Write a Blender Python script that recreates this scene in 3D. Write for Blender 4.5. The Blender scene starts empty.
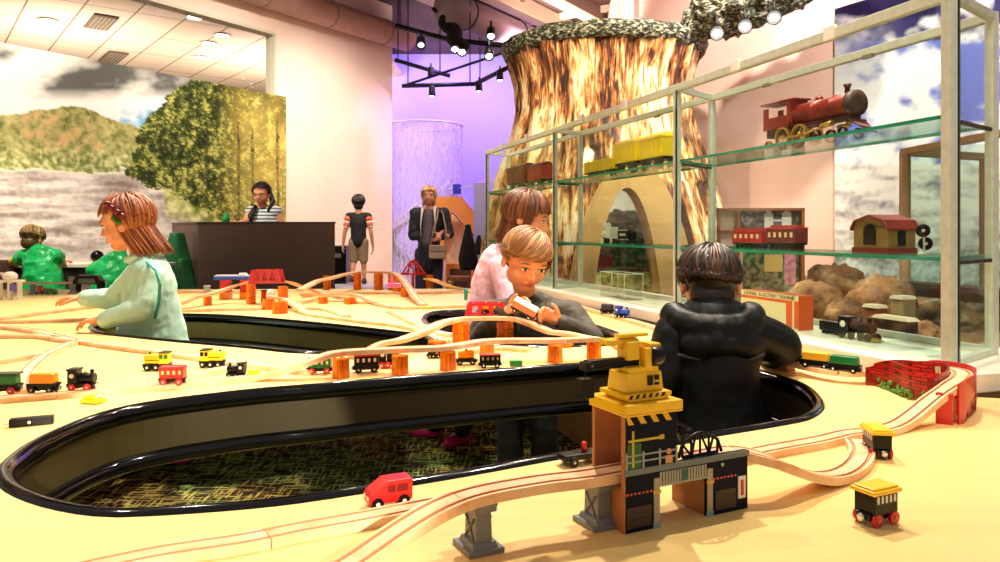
import bpy, bmesh, math, random
from mathutils import Vector, Matrix, noise
random.seed(7)
SC = bpy.context.scene
COL = SC.collection
F = 750.0; HOR = 231.0; CZ = 1.10; TZ = 0.72      # focal length in px, horizon row, camera height, table height
PI = math.pi
def J(px, py, y):
    return Vector(((px-500)/F*y, y, CZ-(py-HOR)/F*y))
def T(px, py, h=0.0, base=TZ):
    y = F*(CZ-(base+h))/(py-HOR)
    return Vector(((px-500)/F*y, y, base+h))
# ------------------------------------------------------------------ materials
MATS = {}
def new_mat(name):
    m = bpy.data.materials.new(name); m.use_nodes = True
    return m, m.node_tree, m.node_tree.nodes, m.node_tree.links, m.node_tree.nodes['Principled BSDF']
def mat(name, col=(.5, .5, .5), rough=.5, metal=0, spec=.5, var=0, scale=20, bump=0, trans=0, emit=None, es=0, coat=0, stretch=(1, 1, 1), sub=0, alpha=1):
    if name in MATS: return MATS[name]
    m, nt, N, L, b = new_mat(name)
    b.inputs['Base Color'].default_value = (*col, 1); b.inputs['Roughness'].default_value = rough
    b.inputs['Metallic'].default_value = metal; b.inputs['Specular IOR Level'].default_value = spec
    if trans: b.inputs['Transmission Weight'].default_value = trans
    if coat: b.inputs['Coat Weight'].default_value = coat
    if emit: b.inputs['Emission Color'].default_value = (*emit, 1); b.inputs['Emission Strength'].default_value = es
    if var or bump:
        tc = N.new('ShaderNodeTexCoord'); mp = N.new('ShaderNodeMapping'); mp.inputs['Scale'].default_value = stretch
        nz = N.new('ShaderNodeTexNoise'); nz.inputs['Scale'].default_value = scale; nz.inputs['Detail'].default_value = 5
        L.new(tc.outputs['Object'], mp.inputs[0]); L.new(mp.outputs[0], nz.inputs['Vector'])
        if var:
            r = N.new('ShaderNodeValToRGB'); r.color_ramp.elements[0].position = .3; r.color_ramp.elements[1].position = .7
            r.color_ramp.elements[0].color = (*[max(0, c*(1-var)) for c in col], 1)
            r.color_ramp.elements[1].color = (*[min(1, c*(1+var)) for c in col], 1)
            L.new(nz.outputs['Fac'], r.inputs[0]); L.new(r.outputs[0], b.inputs['Base Color'])
        if bump:
            bp = N.new('ShaderNodeBump'); bp.inputs['Strength'].default_value = bump; bp.inputs['Distance'].default_value = .01
            L.new(nz.outputs['Fac'], bp.inputs['Height']); L.new(bp.outputs[0], b.inputs['Normal'])
    MATS[name] = m; return m
def ramp_mat(name, stops, vec_scale=(1, 1, 1), scale=3, detail=8, rough=.7, bump=.4, dist=0, bumpd=.02, interp='LINEAR', contrast=None):
    if name in MATS: return MATS[name]
    m, nt, N, L, b = new_mat(name)
    tc = N.new('ShaderNodeTexCoord'); mp = N.new('ShaderNodeMapping'); mp.inputs['Scale'].default_value = vec_scale
    nz = N.new('ShaderNodeTexNoise'); nz.inputs['Scale'].default_value = scale; nz.inputs['Detail'].default_value = detail
    nz.inputs['Distortion'].default_value = dist; nz.inputs['Roughness'].default_value = .6
    r = N.new('ShaderNodeValToRGB'); r.color_ramp.interpolation = interp
    e = r.color_ramp.elements
    while len(e) < len(stops): e.new(.5)
    for i, (p, c) in enumerate(stops): e[i].position = p; e[i].color = (*c, 1)
    L.new(tc.outputs['Object'], mp.inputs[0]); L.new(mp.outputs[0], nz.inputs['Vector']); L.new(nz.outputs['Fac'], r.inputs[0])
    L.new(r.outputs[0], b.inputs['Base Color']); b.inputs['Roughness'].default_value = rough
    if bump:
        bp = N.new('ShaderNodeBump'); bp.inputs['Strength'].default_value = bump; bp.inputs['Distance'].default_value = bumpd
        L.new(nz.outputs['Fac'], bp.inputs['Height']); L.new(bp.outputs[0], b.inputs['Normal'])
    MATS[name] = m; return m
def attr_mat(name, rough=.6, spec=.3):
    if name in MATS: return MATS[name]
    m, nt, N, L, b = new_mat(name)
    a = N.new('ShaderNodeVertexColor'); a.layer_name = 'print'
    L.new(a.outputs[0], b.inputs['Base Color']); b.inputs['Roughness'].default_value = rough; b.inputs['Specular IOR Level'].default_value = spec
    MATS[name] = m; return m
def glass_mat(name, tint=(.9, .97, .94), f=1.0, rough=0):
    if name in MATS: return MATS[name]
    m, nt, N, L, b = new_mat(name); N.remove(b)
    out = N['Material Output']; t = N.new('ShaderNodeBsdfTransparent'); t.inputs[0].default_value = (*tint, 1)
    g = N.new('ShaderNodeBsdfGlossy'); g.inputs['Roughness'].default_value = rough
    lw = N.new('ShaderNodeLayerWeight'); lw.inputs[0].default_value = .5
    fr = N.new('ShaderNodeMath'); fr.operation = 'POWER'; fr.inputs[1].default_value = 4; L.new(lw.outputs['Facing'], fr.inputs[0])
    mu = N.new('ShaderNodeMath'); mu.operation = 'MULTIPLY_ADD'; mu.inputs[1].default_value = .55*f; mu.inputs[2].default_value = .022*f
    mx = N.new('ShaderNodeMixShader'); L.new(fr.outputs[0], mu.inputs[0]); L.new(mu.outputs[0], mx.inputs[0])
    L.new(t.outputs[0], mx.inputs[1]); L.new(g.outputs[0], mx.inputs[2]); L.new(mx.outputs[0], out.inputs[0])
    MATS[name] = m; return m
# ------------------------------------------------------------------ mesh builder
class MB:
    def __init__(s): s.v = []; s.f = []; s.m = []; s.sm = []; s.M = Matrix()
    def add(s, vs, fs, mi=0, smooth=False):
        o = len(s.v); M = s.M
        s.v += [M @ Vector(p) for p in vs]
        for q in fs: s.f.append([i+o for i in q]); s.m.append(mi); s.sm.append(smooth)
        return s
    def box(s, c, sz, rz=0, mi=0, R=None, taper=1):
        hx, hy, hz = sz[0]/2, sz[1]/2, sz[2]/2
        R = R or Matrix.Rotation(rz, 3, 'Z'); c = Vector(c)
        vs = []
        for z in (-1, 1):
            k = taper if z > 0 else 1
            for x, y in ((-1, -1), (1, -1), (1, 1), (-1, 1)): vs.append(c + R @ Vector((x*hx*k, y*hy*k, z*hz)))
        return s.add(vs, [(3, 2, 1, 0), (4, 5, 6, 7), (0, 1, 5, 4), (1, 2, 6, 5), (2, 3, 7, 6), (3, 0, 4, 7)], mi)
    def box2(s, a, b, mi=0):   # from corner to corner
        return s.box([(a[i]+b[i])/2 for i in range(3)], [abs(b[i]-a[i]) for i in range(3)], 0, mi)
    def lathe(s, prof, a=(0, 0, 0), axis=(0, 0, 1), n=16, mi=0, smooth=True):   # prof: (radius, distance along the axis)
        a = Vector(a); ax = Vector(axis).normalized(); q = ax.to_track_quat('Z', 'Y').to_matrix()
        vs = []; fs = []
        for r, d in prof:
            for k in range(n):
                t = 2*PI*k/n; vs.append(a + q @ Vector((r*math.cos(t), r*math.sin(t), d)))
        for i in range(len(prof)-1):
            for k in range(n): k2 = (k+1) % n; fs.append((i*n+k, i*n+k2, (i+1)*n+k2, (i+1)*n+k))
        s.add(vs, fs, mi, smooth)
        o = len(s.v)-len(vs)
        s.f.append([o+k for k in reversed(range(n))]); s.m.append(mi); s.sm.append(False)
        s.f.append([o+(len(prof)-1)*n+k for k in range(n)]); s.m.append(mi); s.sm.append(False)
        return s
    def cyl(s, a, b, r, r2=None, n=14, mi=0, smooth=True):
        a = Vector(a); b = Vector(b); d = (b-a).length
        return s.lathe([(r, 0), (r if r2 is None else r2, d)], a, b-a, n, mi, smooth)
    def cap(s, a, b, ra, rb=None, n=12, mi=0):   # tapered capsule
        a = Vector(a); b = Vector(b); rb = ra if rb is None else rb; d = (b-a).length
        if d < 1e-5: return s.ell(a, (ra, ra, ra), n=n, mi=mi)
        pr = [(ra*math.sin(t)+1e-5, -ra*math.cos(t)) for t in (0, .35, .7, 1.1, 1.57)] + [(rb*math.cos(t)+1e-5, d+rb*math.sin(t)) for t in (0, .47, .87, 1.22, 1.57)]
        return s.lathe(pr, a, b-a, n, mi)
    def ell(s, c, r, R=None, n=14, mi=0):
        c = Vector(c); R = R or Matrix.Identity(3); vs = []; fs = []; h = n//2
        for i in range(h+1):
            t = PI*i/h; rr = max(math.sin(t), 1e-4)
            for k in range(n):
                p = 2*PI*k/n; vs.append(c + R @ Vector((r[0]*rr*math.cos(p), r[1]*rr*math.sin(p), -r[2]*math.cos(t))))
        for i in range(h):
            for k in range(n): k2 = (k+1) % n; fs.append((i*n+k, i*n+k2, (i+1)*n+k2, (i+1)*n+k))
        return s.add(vs, fs, mi, True)
    def tube(s, pts, r, n=8, closed=False, mi=0, up=Vector((0, 0, 1)), smooth=True):
        r = r if isinstance(r, (list, tuple)) else [r]*len(pts)
        return s.sweep([(math.cos(2*PI*k/n), math.sin(2*PI*k/n)) for k in range(n)], pts, closed, mi, up, r, smooth)
    def sweep(s, prof, pts, closed=False, mi=0, up=Vector((0, 0, 1)), sc=None, smooth=False):   # prof (sideways, up)
        pts = [Vector(p) for p in pts]; n = len(pts); k = len(prof); vs = []; fs = []
        for i, p in enumerate(pts):
            if closed: t = pts[(i+1) % n]-pts[i-1]
            else: t = pts[min(i+1, n-1)]-pts[max(i-1, 0)]
            t = t.normalized(); sd = t.cross(up)
            if sd.length < 1e-4: sd = Vector((1, 0, 0))
            sd.normalize(); u = sd.cross(t); c = sc[i] if sc else 1
            for a, b in prof: vs.append(p+sd*a*c+u*b*c)
        m = n if closed else n-1
        for i in range(m):
            j = (i+1) % n
            for q in range(k): q2 = (q+1) % k; fs.append((i*k+q, i*k+q2, j*k+q2, j*k+q))
        if not closed: fs.append(tuple(reversed(range(k)))); fs.append(tuple((n-1)*k+q for q in range(k)))
        return s.add(vs, fs, mi, smooth)
    def prism(s, outline, y0, y1, mi=0, axis='y', holes=()):   # outline in (x,z) extruded along y, or (x,y) along z
        loops = [list(outline)]+[list(h) for h in holes]
        bm = bmesh.new(); edges = []
        for lp in loops:
            vv = [bm.verts.new((p[0], y0, p[1]) if axis == 'y' else (p[0], p[1], y0)) for p in lp]
            for i in range(len(vv)): edges.append(bm.edges.new((vv[i], vv[(i+1) % len(vv)])))
        bmesh.ops.triangle_fill(bm, edges=edges, use_beauty=True, normal=(0, 1, 0) if axis == 'y' else (0, 0, 1))
        bm.verts.index_update()
        g = bm.faces[:]
        e = bmesh.ops.extrude_face_region(bm, geom=g)
        d = Vector((0, y1-y0, 0)) if axis == 'y' else Vector((0, 0, y1-y0))
        for x in e['geom']:
            if isinstance(x, bmesh.types.BMVert): x.co += d
        bmesh.ops.recalc_face_normals(bm, faces=bm.faces[:]); bm.verts.index_update()
        s.add([v.co.copy() for v in bm.verts], [[v.index for v in f.verts] for f in bm.faces], mi); bm.free()
        return s
    def build(s, name, mats, parent=None, bevel=0, remesh=0, smooth_it=0, disp=0, dscale=.1, colors=None, auto=False, seg=2, origin=None):
        me = bpy.data.meshes.new(name)
        if parent is not None: off = root_of(parent)['_o']; off = Vector(off)
        else: off = Vector(origin) if origin is not None else s.base()
        me.from_pydata([tuple(p-off) for p in s.v] if parent is None or not parent.get('_local') else [tuple(p) for p in s.v], [], s.f)
        for m in (mats if isinstance(mats, (list, tuple)) else [mats]): me.materials.append(m)
        me.polygons.foreach_set('material_index', s.m); me.polygons.foreach_set('use_smooth', s.sm if not remesh else [True]*len(s.f))
        if colors is not None:
            ca = me.color_attributes.new('print', 'FLOAT_COLOR', 'POINT'); buf = []
            for c in colors: buf += [c[0], c[1], c[2], 1]
            ca.data.foreach_set('color', buf)
        me.validate(); me.update()
        o = bpy.data.objects.new(name, me); COL.objects.link(o)
        if parent is not None: o.parent = parent; o['_local'] = parent.get('_local', 0)
        else: o.location = off; o['_o'] = tuple(off)
        if remesh:
            r = o.modifiers.new('Remesh', 'REMESH'); r.mode = 'VOXEL'; r.voxel_size = remesh; r.use_smooth_shade = True
        if smooth_it:
            q = o.modifiers.new('Smooth', 'SMOOTH'); q.iterations = smooth_it; q.factor = .5
        if disp:
            t = bpy.data.textures.new(name+'_noise', 'CLOUDS'); t.noise_scale = dscale; t.noise_depth = 3
            d = o.modifiers.new('Displace', 'DISPLACE'); d.texture = t; d.strength = disp; d.mid_level = .5; d.texture_coords = 'LOCAL'
        if bevel:
            b = o.modifiers.new('Bevel', 'BEVEL'); b.width = bevel; b.segments = seg; b.limit_method = 'ANGLE'; b.angle_limit = .6
        return o
    def base(s):
        xs = [p.x for p in s.v]; ys = [p.y for p in s.v]; zs = [p.z for p in s.v]
        return Vector(((min(xs)+max(xs))/2, (min(ys)+max(ys))/2, min(zs)))
def root_of(o):
    while o.parent is not None: o = o.parent
    return o
def tag(o, label, cat, group=None, kind=None):
    o['label'] = label; o['category'] = cat
    if group: o['group'] = group
    if kind: o['kind'] = kind
    return o
def struct(o): o['kind'] = 'structure'; return o
def empty(name, loc, rz=0, label=None, cat=None, group=None, local=True):
    o = bpy.data.objects.new(name, None); COL.objects.link(o); o.empty_display_size = .05
    o.location = loc; o.rotation_euler = (0, 0, rz); o['_local'] = 1 if local else 0
    o['_o'] = tuple(loc)
    if label: tag(o, label, cat, group)
    return o
def copy_tree(o, parent=None, children=None):
    c = o.copy(); COL.objects.link(c); c.parent = parent
    for ch in [x for x in COL.objects if x.parent == o]: copy_tree(ch, c)
    return c
def spline(pts, step=.02):
    P = [Vector(p) for p in pts]; P = [P[0]*2-P[1]]+P+[P[-1]*2-P[-2]]; out = []
    for i in range(1, len(P)-2):
        p0, p1, p2, p3 = P[i-1:i+3]
        n = max(2, int((p2-p1).length/step))
        for k in range(n):
            t = k/n
            out.append(.5*((2*p1)+(p2-p0)*t+(2*p0-5*p1+4*p2-p3)*t*t+(3*p1-p0-3*p2+p3)*t**3))
    out.append(P[-2]); return out
def rgb(r, g, b):   # 0-255 sRGB to linear
    f = lambda c: (c/255/12.92) if c/255 <= .04045 else ((c/255+.055)/1.055)**2.4
    return (f(r), f(g), f(b))
ORD = ['first', 'second', 'third', 'fourth', 'fifth', 'sixth', 'seventh', 'eighth', 'ninth', 'tenth', 'eleventh', 'twelfth', 'thirteenth', 'fourteenth', 'fifteenth']
# ================================================================== SETTING
def cspline(pts, step=.03):
    P = [Vector(p) for p in pts]; n = len(P); out = []
    for i in range(n):
        p0, p1, p2, p3 = P[i-1], P[i], P[(i+1) % n], P[(i+2) % n]
        k = max(2, int((p2-p1).length/step))
        for q in range(k):
            t = q/k; out.append(.5*((2*p1)+(p2-p0)*t+(2*p0-5*p1+4*p2-p3)*t*t+(3*p1-p0-3*p2+p3)*t**3))
    return out
# ---- carpet: dark brown with broken green and yellow strokes
def carpet_mat():
    m, nt, N, L, b = new_mat('carpet')
    tc = N.new('ShaderNodeTexCoord'); b.inputs['Roughness'].default_value = .95; b.inputs['Specular IOR Level'].default_value = .1
    def streak(sc, rot, lo):
        mp = N.new('ShaderNodeMapping'); mp.inputs['Scale'].default_value = sc; mp.inputs['Rotation'].default_value = (0, 0, rot)
        nz = N.new('ShaderNodeTexNoise'); nz.inputs['Scale'].default_value = 1; nz.inputs['Detail'].default_value = 2
        r = N.new('ShaderNodeValToRGB'); r.color_ramp.elements[0].position = lo; r.color_ramp.elements[1].position = lo+.04
        L.new(tc.outputs['Object'], mp.inputs[0]); L.new(mp.outputs[0], nz.inputs['Vector']); L.new(nz.outputs['Fac'], r.inputs[0]); return r.outputs[0]
    a = streak((9, 80, 1), .42, .545); c = streak((80, 9, 1), .42, .555)
    mx = N.new('ShaderNodeMath'); mx.operation = 'MAXIMUM'; L.new(a, mx.inputs[0]); L.new(c, mx.inputs[1])
    col = N.new('ShaderNodeTexNoise'); col.inputs['Scale'].default_value = 2.2; L.new(tc.outputs['Object'], col.inputs['Vector'])
    cr = N.new('ShaderNodeValToRGB'); e = cr.color_ramp.elements; e[0].position = .4; e[0].color = (*rgb(196, 166, 88), 1); e[1].position = .55; e[1].color = (*rgb(138, 162, 84), 1)
    L.new(col.outputs['Fac'], cr.inputs[0])
    mc = N.new('ShaderNodeMixRGB'); mc.inputs[1].default_value = (*rgb(52, 34, 28), 1); L.new(mx.outputs[0], mc.inputs[0]); L.new(cr.outputs[0], mc.inputs[2])
    L.new(mc.outputs[0], b.inputs['Base Color']); return m
fl = MB(); fl.box2((-9, -.5, -.1), (8, 17, 0)); struct(fl.build('floor', carpet_mat()))
cream = mat('cream_wall_paint', rgb(250, 226, 205), .75, spec=.2, var=.03, scale=2)
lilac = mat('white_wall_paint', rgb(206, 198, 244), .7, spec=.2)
pinkw = mat('pink_wall_paint', rgb(248, 205, 190), .75, spec=.2, var=.04, scale=1.5)
ceilm = mat('dark_ceiling_paint', rgb(95, 72, 66), .9, var=.3, scale=1.2)
# left wall frame: s runs from the far corner back towards the viewer, n is the room side
WO = Vector((-1.58, 11, 0)); WU = Vector((-.653, -1, 0)).normalized(); WN = Vector((WU.y, -WU.x, 0)) * -1
if WN.x < 0: WN = -WN
def wl(s, n, z): return WO + WU*s + WN*n + Vector((0, 0, z))
def wbox(mb, s0, s1, n0, n1, z0, z1, mi=0):
    R = Matrix((WU, WN, Vector((0, 0, 1)))).transposed()
    mb.box(wl((s0+s1)/2, (n0+n1)/2, (z0+z1)/2), (abs(s1-s0), abs(n1-n0), z1-z0), R=R, mi=mi)
def s_of(Y): return (11-Y)*1.1943
SR = s_of(9.207)
w = MB(); wbox(w, 0, 9.5, -.15, 0, 0, 2.74); wbox(w, 0, 9.5, -.15, 0, 3.53, 4.5); wbox(w, 0, SR, -.15, 0, 2.74, 3.53)
struct(w.build('wall_left', cream))
tr = MB(); wbox(tr, SR-.001, SR+.03, -.15, .012, 2.74, 3.53); wbox(tr, SR, 9.5, -.15, .012, 3.50, 3.535)
struct(tr.build('window_1', mat('window_frame', rgb(225, 215, 190), .5)))
g = MB(); 
for k in range(4): wbox(g, SR+.02+k*1.5, SR+1.5+k*1.5, -.08, -.07, 2.75, 3.5)
struct(g.build('window_2', glass_mat('clear_glass', (.96, .98, .97), .25)))
# mural on the left wall (a printed panel)
NS, NZ = 330, 210
def mixc(a, b, t): t = max(0, min(1, t)); return tuple(a[i]*(1-t)+b[i]*t for i in range(3))
def fb(x, y, sc, o=4, z=0.0): return noise.fractal(Vector((x*sc, y*sc, z)), 1.0, 2.0, o)
def mural_left(px, py):
    n1 = fb(px, py*1.6, .012, 5); n2 = fb(px, py, .09, 4, 3.3); n3 = fb(px, py, .25, 3, 7.7)
    ridge = 112 - 6*math.exp(-((px-62)/26)**2) + 3*fb(px, 0, .03, 3, 9) + max(0, px-90)*.32
    if px < 30: ridge = 114+2*fb(px, 0, .05)
    fx = 158-py*.20+8*fb(0, py, .06, 3, 5)+7*n2     # left boundary of the forest
    ftop = 79 + max(0, px-200)*.06 + 5*fb(px, 0, .12, 4, 2)
    bank = 168+10*fb(px, 0, .02, 2, 4) + max(0, px-120)*.42 if px > 120 else 168 + (px/120)*5 + 3*fb(px, 0, .04)
    edge = (190-(py-79)*1.15 if py < 100 else 166-(py-100)*.85)+9*fb(px*.3, py, .10, 3, 21)
    if py >= 132: edge = 139-(py-132)*.25+7*n2
    if py > ftop and px > edge and py < bank+6+5*n3:
        ver = fb(px, py*.25, .12, 3, 1)
        n4 = fb(px, py*1.3, .5, 3, 17); t = .40+.55*n2+.6*n3+.75*n4+.35*ver+(.12 if px > 200 else 0)*max(0, min(1, (py-95)/40))+.25*math.sin(px*.42+3*n1)*max(0, .5-abs((py % 19)/19-.5))
        c = mixc(rgb(28, 38, 12), rgb(84, 98, 34), t*1.6) if t < .58 else mixc(rgb(84, 98, 34), rgb(206, 200, 104), (t-.55)*1.9)
        if px > 215: c = mixc(c, rgb(226, 196, 96), max(0, min(.5, (px-215)/50))*max(0, .6+n1))
        for tx in (206, 252, 277, 238):
            if abs(px-tx-(py-100)*.01) < 1.3+n2 and py > 112+(tx*7 % 23): c = mixc(c, rgb(62, 50, 24), .35+.5*max(0, .5+n3*2))
        return c
    if py < ridge:   # sky
        t = n1*1.5+.36+.30*fb(px, py*2, .05, 4, 8)
        c = mixc(rgb(98, 98, 92), rgb(252, 246, 232), t)
        if py > 88: c = mixc(c, rgb(252, 248, 240), (py-88)/14)
        bl = math.exp(-((px-143)/24)**2-((py-119)/9)**2)*(1+1.2*n2)
        return mixc(c, rgb(96, 176, 222), min(.9, bl*1.2))
    if py < bank:
        t = .5+.5*n2+.35*n3
        c = mixc(rgb(104, 108, 46), rgb(214, 204, 132), t+.3*fb(px, py, .5, 3, 4))
        if abs(px-62) < 40 and py < 150: c = mixc(c, rgb(225, 175, 120), max(0, n2*1.4))
        if py > 140: c = mixc(c, mixc(rgb(110, 130, 50), rgb(245, 242, 180), .4+n3), min(1, (py-140)/20)*.7)
        return c
    t = .6+.8*fb(px*.35, py*2.2, .06, 5, 6)+.25*n3    # water
    c = mixc(rgb(150, 128, 118), rgb(250, 240, 228), t)
    if py < bank+5: c = mixc(rgb(250, 246, 220), c, (py-bank)/5)
    if px > 165 and py < bank+40: 
        c = mixc(mixc(rgb(120, 130, 50), rgb(235, 232, 150), .5+n2+.4*n3), c, (py-bank-14)/26)
    return c
def print_panel(name, grid, fn, thick_dir, label, cat, kind=None):
    pass
m = MB(); cols = []; s0, s1 = s_of(9.32), 8.2; z0, z1 = .35, 2.765
for j in range(NZ+1):
    for i in range(NS+1):
        u = i/NS; Y0 = 9.32; s = s0 + (s1-s0)*(u**1.0)
        p = wl(s, .03, z0+(z1-z0)*j/NZ); m.v.append(p)
        cols.append(mural_left(500+p.x/p.y*F, HOR-(p.z-CZ)/p.y*F))
for j in range(NZ):
    for i in range(NS):
        a = j*(NS+1)+i; m.f.append((a, a+1, a+NS+2, a+NS+1)); m.m.append(0); m.sm.append(False)
back = MB(); wbox(back, s0, s1, .003, .028, z0, z1)
mu = back.build('wall_mural', mat('mural_edge', rgb(235, 225, 200)))
tag(mu, 'large printed river and forest landscape panel covering the left wall below the high window', 'mural')
m.build('printed_face', attr_mat('print_matte'), mu, colors=cols)['label'] = 'river, hills, clouds and pine forest print'
# room behind the high window: tiled ceiling with lamps and vents
def tile_mat():
    m, nt, N, L, b = new_mat('ceiling_tiles')
    tc = N.new('ShaderNodeTexCoord'); mp = N.new('ShaderNodeMapping'); mp.inputs['Rotation'].default_value = (0, 0, math.radians(-38.4-90))
    br = N.new('ShaderNodeTexBrick'); br.offset = 0; br.inputs['Scale'].default_value = 1
    br.inputs['Color1'].default_value = (*rgb(232, 205, 180), 1); br.inputs['Color2'].default_value = (*rgb(240, 214, 190), 1); br.inputs['Mortar'].default_value = (*rgb(150, 118, 96), 1)
    br.inputs['Mortar Size'].default_value = .012; br.inputs['Brick Width'].default_value = 1.2; br.inputs['Row Height'].default_value = .6
    L.new(tc.outputs['Object'], mp.inputs[0]); L.new(mp.outputs[0], br.inputs['Vector']); L.new(br.outputs[0], b.inputs['Base Color'])
    b.inputs['Roughness'].default_value = .9; return m
c2 = MB(); q = [(-13, 5, 4.0), (-7.2, 3.2, 4.0), (-1.9, 11.2, 4.0), (-1.7, 17, 4), (-13, 17, 4)]
q = [Vector((p[0], p[1], 4.0)) for p in q]
c2.add(q+[p+Vector((0, 0, .05)) for p in q], [(0, 1, 2, 3, 4), (9, 8, 7, 6, 5)]+[(i, (i+1) % 5, (i+1) % 5+5, i+5) for i in range(5)])
struct(c2.build('ceiling_tiled', tile_mat(), origin=(0, 0, 0)))
w = MB(); w.box2((-13, 16.9, 0), (-1.8, 17, 4.0)); struct(w.build('wall_beyond', cream))
lampglow = mat('lamp_glow', (1, 1, 1), emit=(1, .93, .82), es=25)
ringm = mat('lamp_trim', rgb(240, 235, 225), .4)
darkm = mat('black_metal', rgb(22, 20, 22), .45, .3)
def on_plane(px, py, z): y = F*(z-CZ)/(HOR-py); return Vector(((px-500)/F*y, y, z))
for i, (px, py, lab) in enumerate([(48, 20, 'nearest the left edge of the photo'), (195, 17, 'at the top of the high window'), (222, 35, 'right of the others'), (209, 43, 'between two brighter ones'), (200, 57, 'lowest of those seen through the window')]):
    p = on_plane(px, py, 3.99); e = empty('recessed_light', p, 0, 'round recessed ceiling lamp in the tiled ceiling, '+lab, 'ceiling lamp', 'recessed lamps in the tiled ceiling')
    a = MB(); a.lathe([(.12, 0), (.13, -.012), (.10, -.014), (.10, 0)], n=20); a.build('trim_ring', ringm, e)
    b = MB(); b.lathe([(.098, -.004), (.098, -.009)], n=20); b.build('lamp_lens', lampglow, e)
for (px, py, lab, l) in [(101, 22, 'long slotted air vent with bright reflector in the tiled ceiling', .8), (113, 57, 'plain grey air return grille near the mural top', .9)]:
    e = empty('air_vent', on_plane(px, py, 3.99), math.radians(-51.6+90+90), lab, 'vent')
    a = MB(); a.box((0, 0, -.01), (l, .3, .02)); a.build('vent_frame', mat('vent_dark', rgb(120, 98, 80), .6), e, bevel=.004)
    b = MB()
    for k in range(5): b.box((0, -.1+k*.05, -.022), (l-.1, .03, .006))
    b.build('slat', mat('vent_metal', rgb(205, 190, 170), .3, .6), e)
# far purple room wall, right wall, ceiling
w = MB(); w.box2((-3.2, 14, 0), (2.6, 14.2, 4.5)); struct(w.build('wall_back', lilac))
RD = Vector((-.533, 1, 0)).normalized()
def rw(Y, n=0): return Vector((2.92-.533*(Y-6.5), Y, 0)) + Vector((-RD.y, RD.x, 0))*n
RR = Matrix(((RD.x, -RD.y, 0), (RD.y, RD.x, 0), (0, 0, 1)))
w = MB(); a, b_ = rw(3.0), rw(9.0); c = (a+b_)/2+Vector((RD.y, -RD.x, 0))*.08
w.box((c.x, c.y, 2.25), ((b_-a).length, .16, 4.5), R=RR); w.box2((rw(9).x, 8.9, 0), (rw(9).x+.15, 14, 4.5))
struct(w.build('wall_right', pinkw))
cm = MB(); q = [Vector((-6.1, 4.2, 4.4)), wl(0, -.1, 4.4), Vector((-3.2, 14.1, 4.4)), Vector((5, 14.1, 4.4)), Vector((5, 4.2, 4.4))]
cm.add(q+[p+Vector((0, 0, .08)) for p in q], [(0, 1, 2, 3, 4), (9, 8, 7, 6, 5)]+[(i, (i+1) % 5, (i+1) % 5+5, i+5) for i in range(5)])
struct(cm.build('ceiling', ceilm))
# sky and plain print on the right wall
def mural_right(px, py, u, v):
    n1 = fb(px, py*1.3, .014, 6, 11); n3 = fb(px, py, .2, 3, 2); n2 = fb(px, py*1.6, .045, 5, 5)
    hz = 165
    if py < hz:
        cx = math.exp(-((px-925)/60)**2-((py-75)/60)**2)
        t = n1*1.6+.35*n2+cx*.75+(py-60)/200
        c = mixc(rgb(108, 122, 205) if py > 40 else rgb(52, 46, 96), rgb(255, 253, 250), (t-.05)*1.9)
        k_ = max(0, min(1, (905-px)/40))*max(0, 1-abs(py-35)/70); c = mixc(c, mixc(rgb(110, 112, 150), rgb(180, 178, 196), .5+n2*1.5), .85*k_)
        if px < 935: c = mixc(rgb(30, 22, 66), c, (py-14-3*n2)/4)
        return c
    t = .55+.9*fb(px*.5, py*2, .05, 5, 6)+.3*n3
    c = mixc(rgb(120, 112, 132), rgb(252, 244, 236), t+.35-max(0, (py-200))/240)
    if py > 250: c = mixc(c, mixc(rgb(70, 110, 100), rgb(215, 235, 232), .5+n2+n3*.6), .8)  # teal and white band paints a glass reflection into the print
    return c
m = MB(); cols = []; NX, NV = 200, 170; Ya, Yb = 6.5, 4.1
for j in range(NV+1):
    for i in range(NX+1):
        Y = Ya+(Yb-Ya)*i/NX; p = rw(Y, .03)+Vector((0, 0, .3+(3.02-.3)*j/NV)); m.v.append(p)
        cols.append(mural_right(500+p.x/p.y*F, HOR-(p.z-CZ)/p.y*F, i/NX, j/NV))
for j in range(NV):
    for i in range(NX):
        a = j*(NX+1)+i; m.f.append((a, a+1, a+NX+2, a+NX+1)); m.m.append(0); m.sm.append(False)
back = MB(); a, b_ = rw(Ya, .015), rw(Yb, .015); c = (a+b_)/2; back.box((c.x, c.y, 1.66), ((b_-a).length, .02, 2.72), R=RR)
mu = back.build('sky_print', mat('print_edge', rgb(40, 32, 80)))
tag(mu, 'tall cloudy blue sky and snowy plain print on the right wall behind the glass showcase', 'mural')
m.build('printed_face', attr_mat('print_matte'), mu, colors=cols)['label'] = 'white clouds over a pale plain print'
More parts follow.
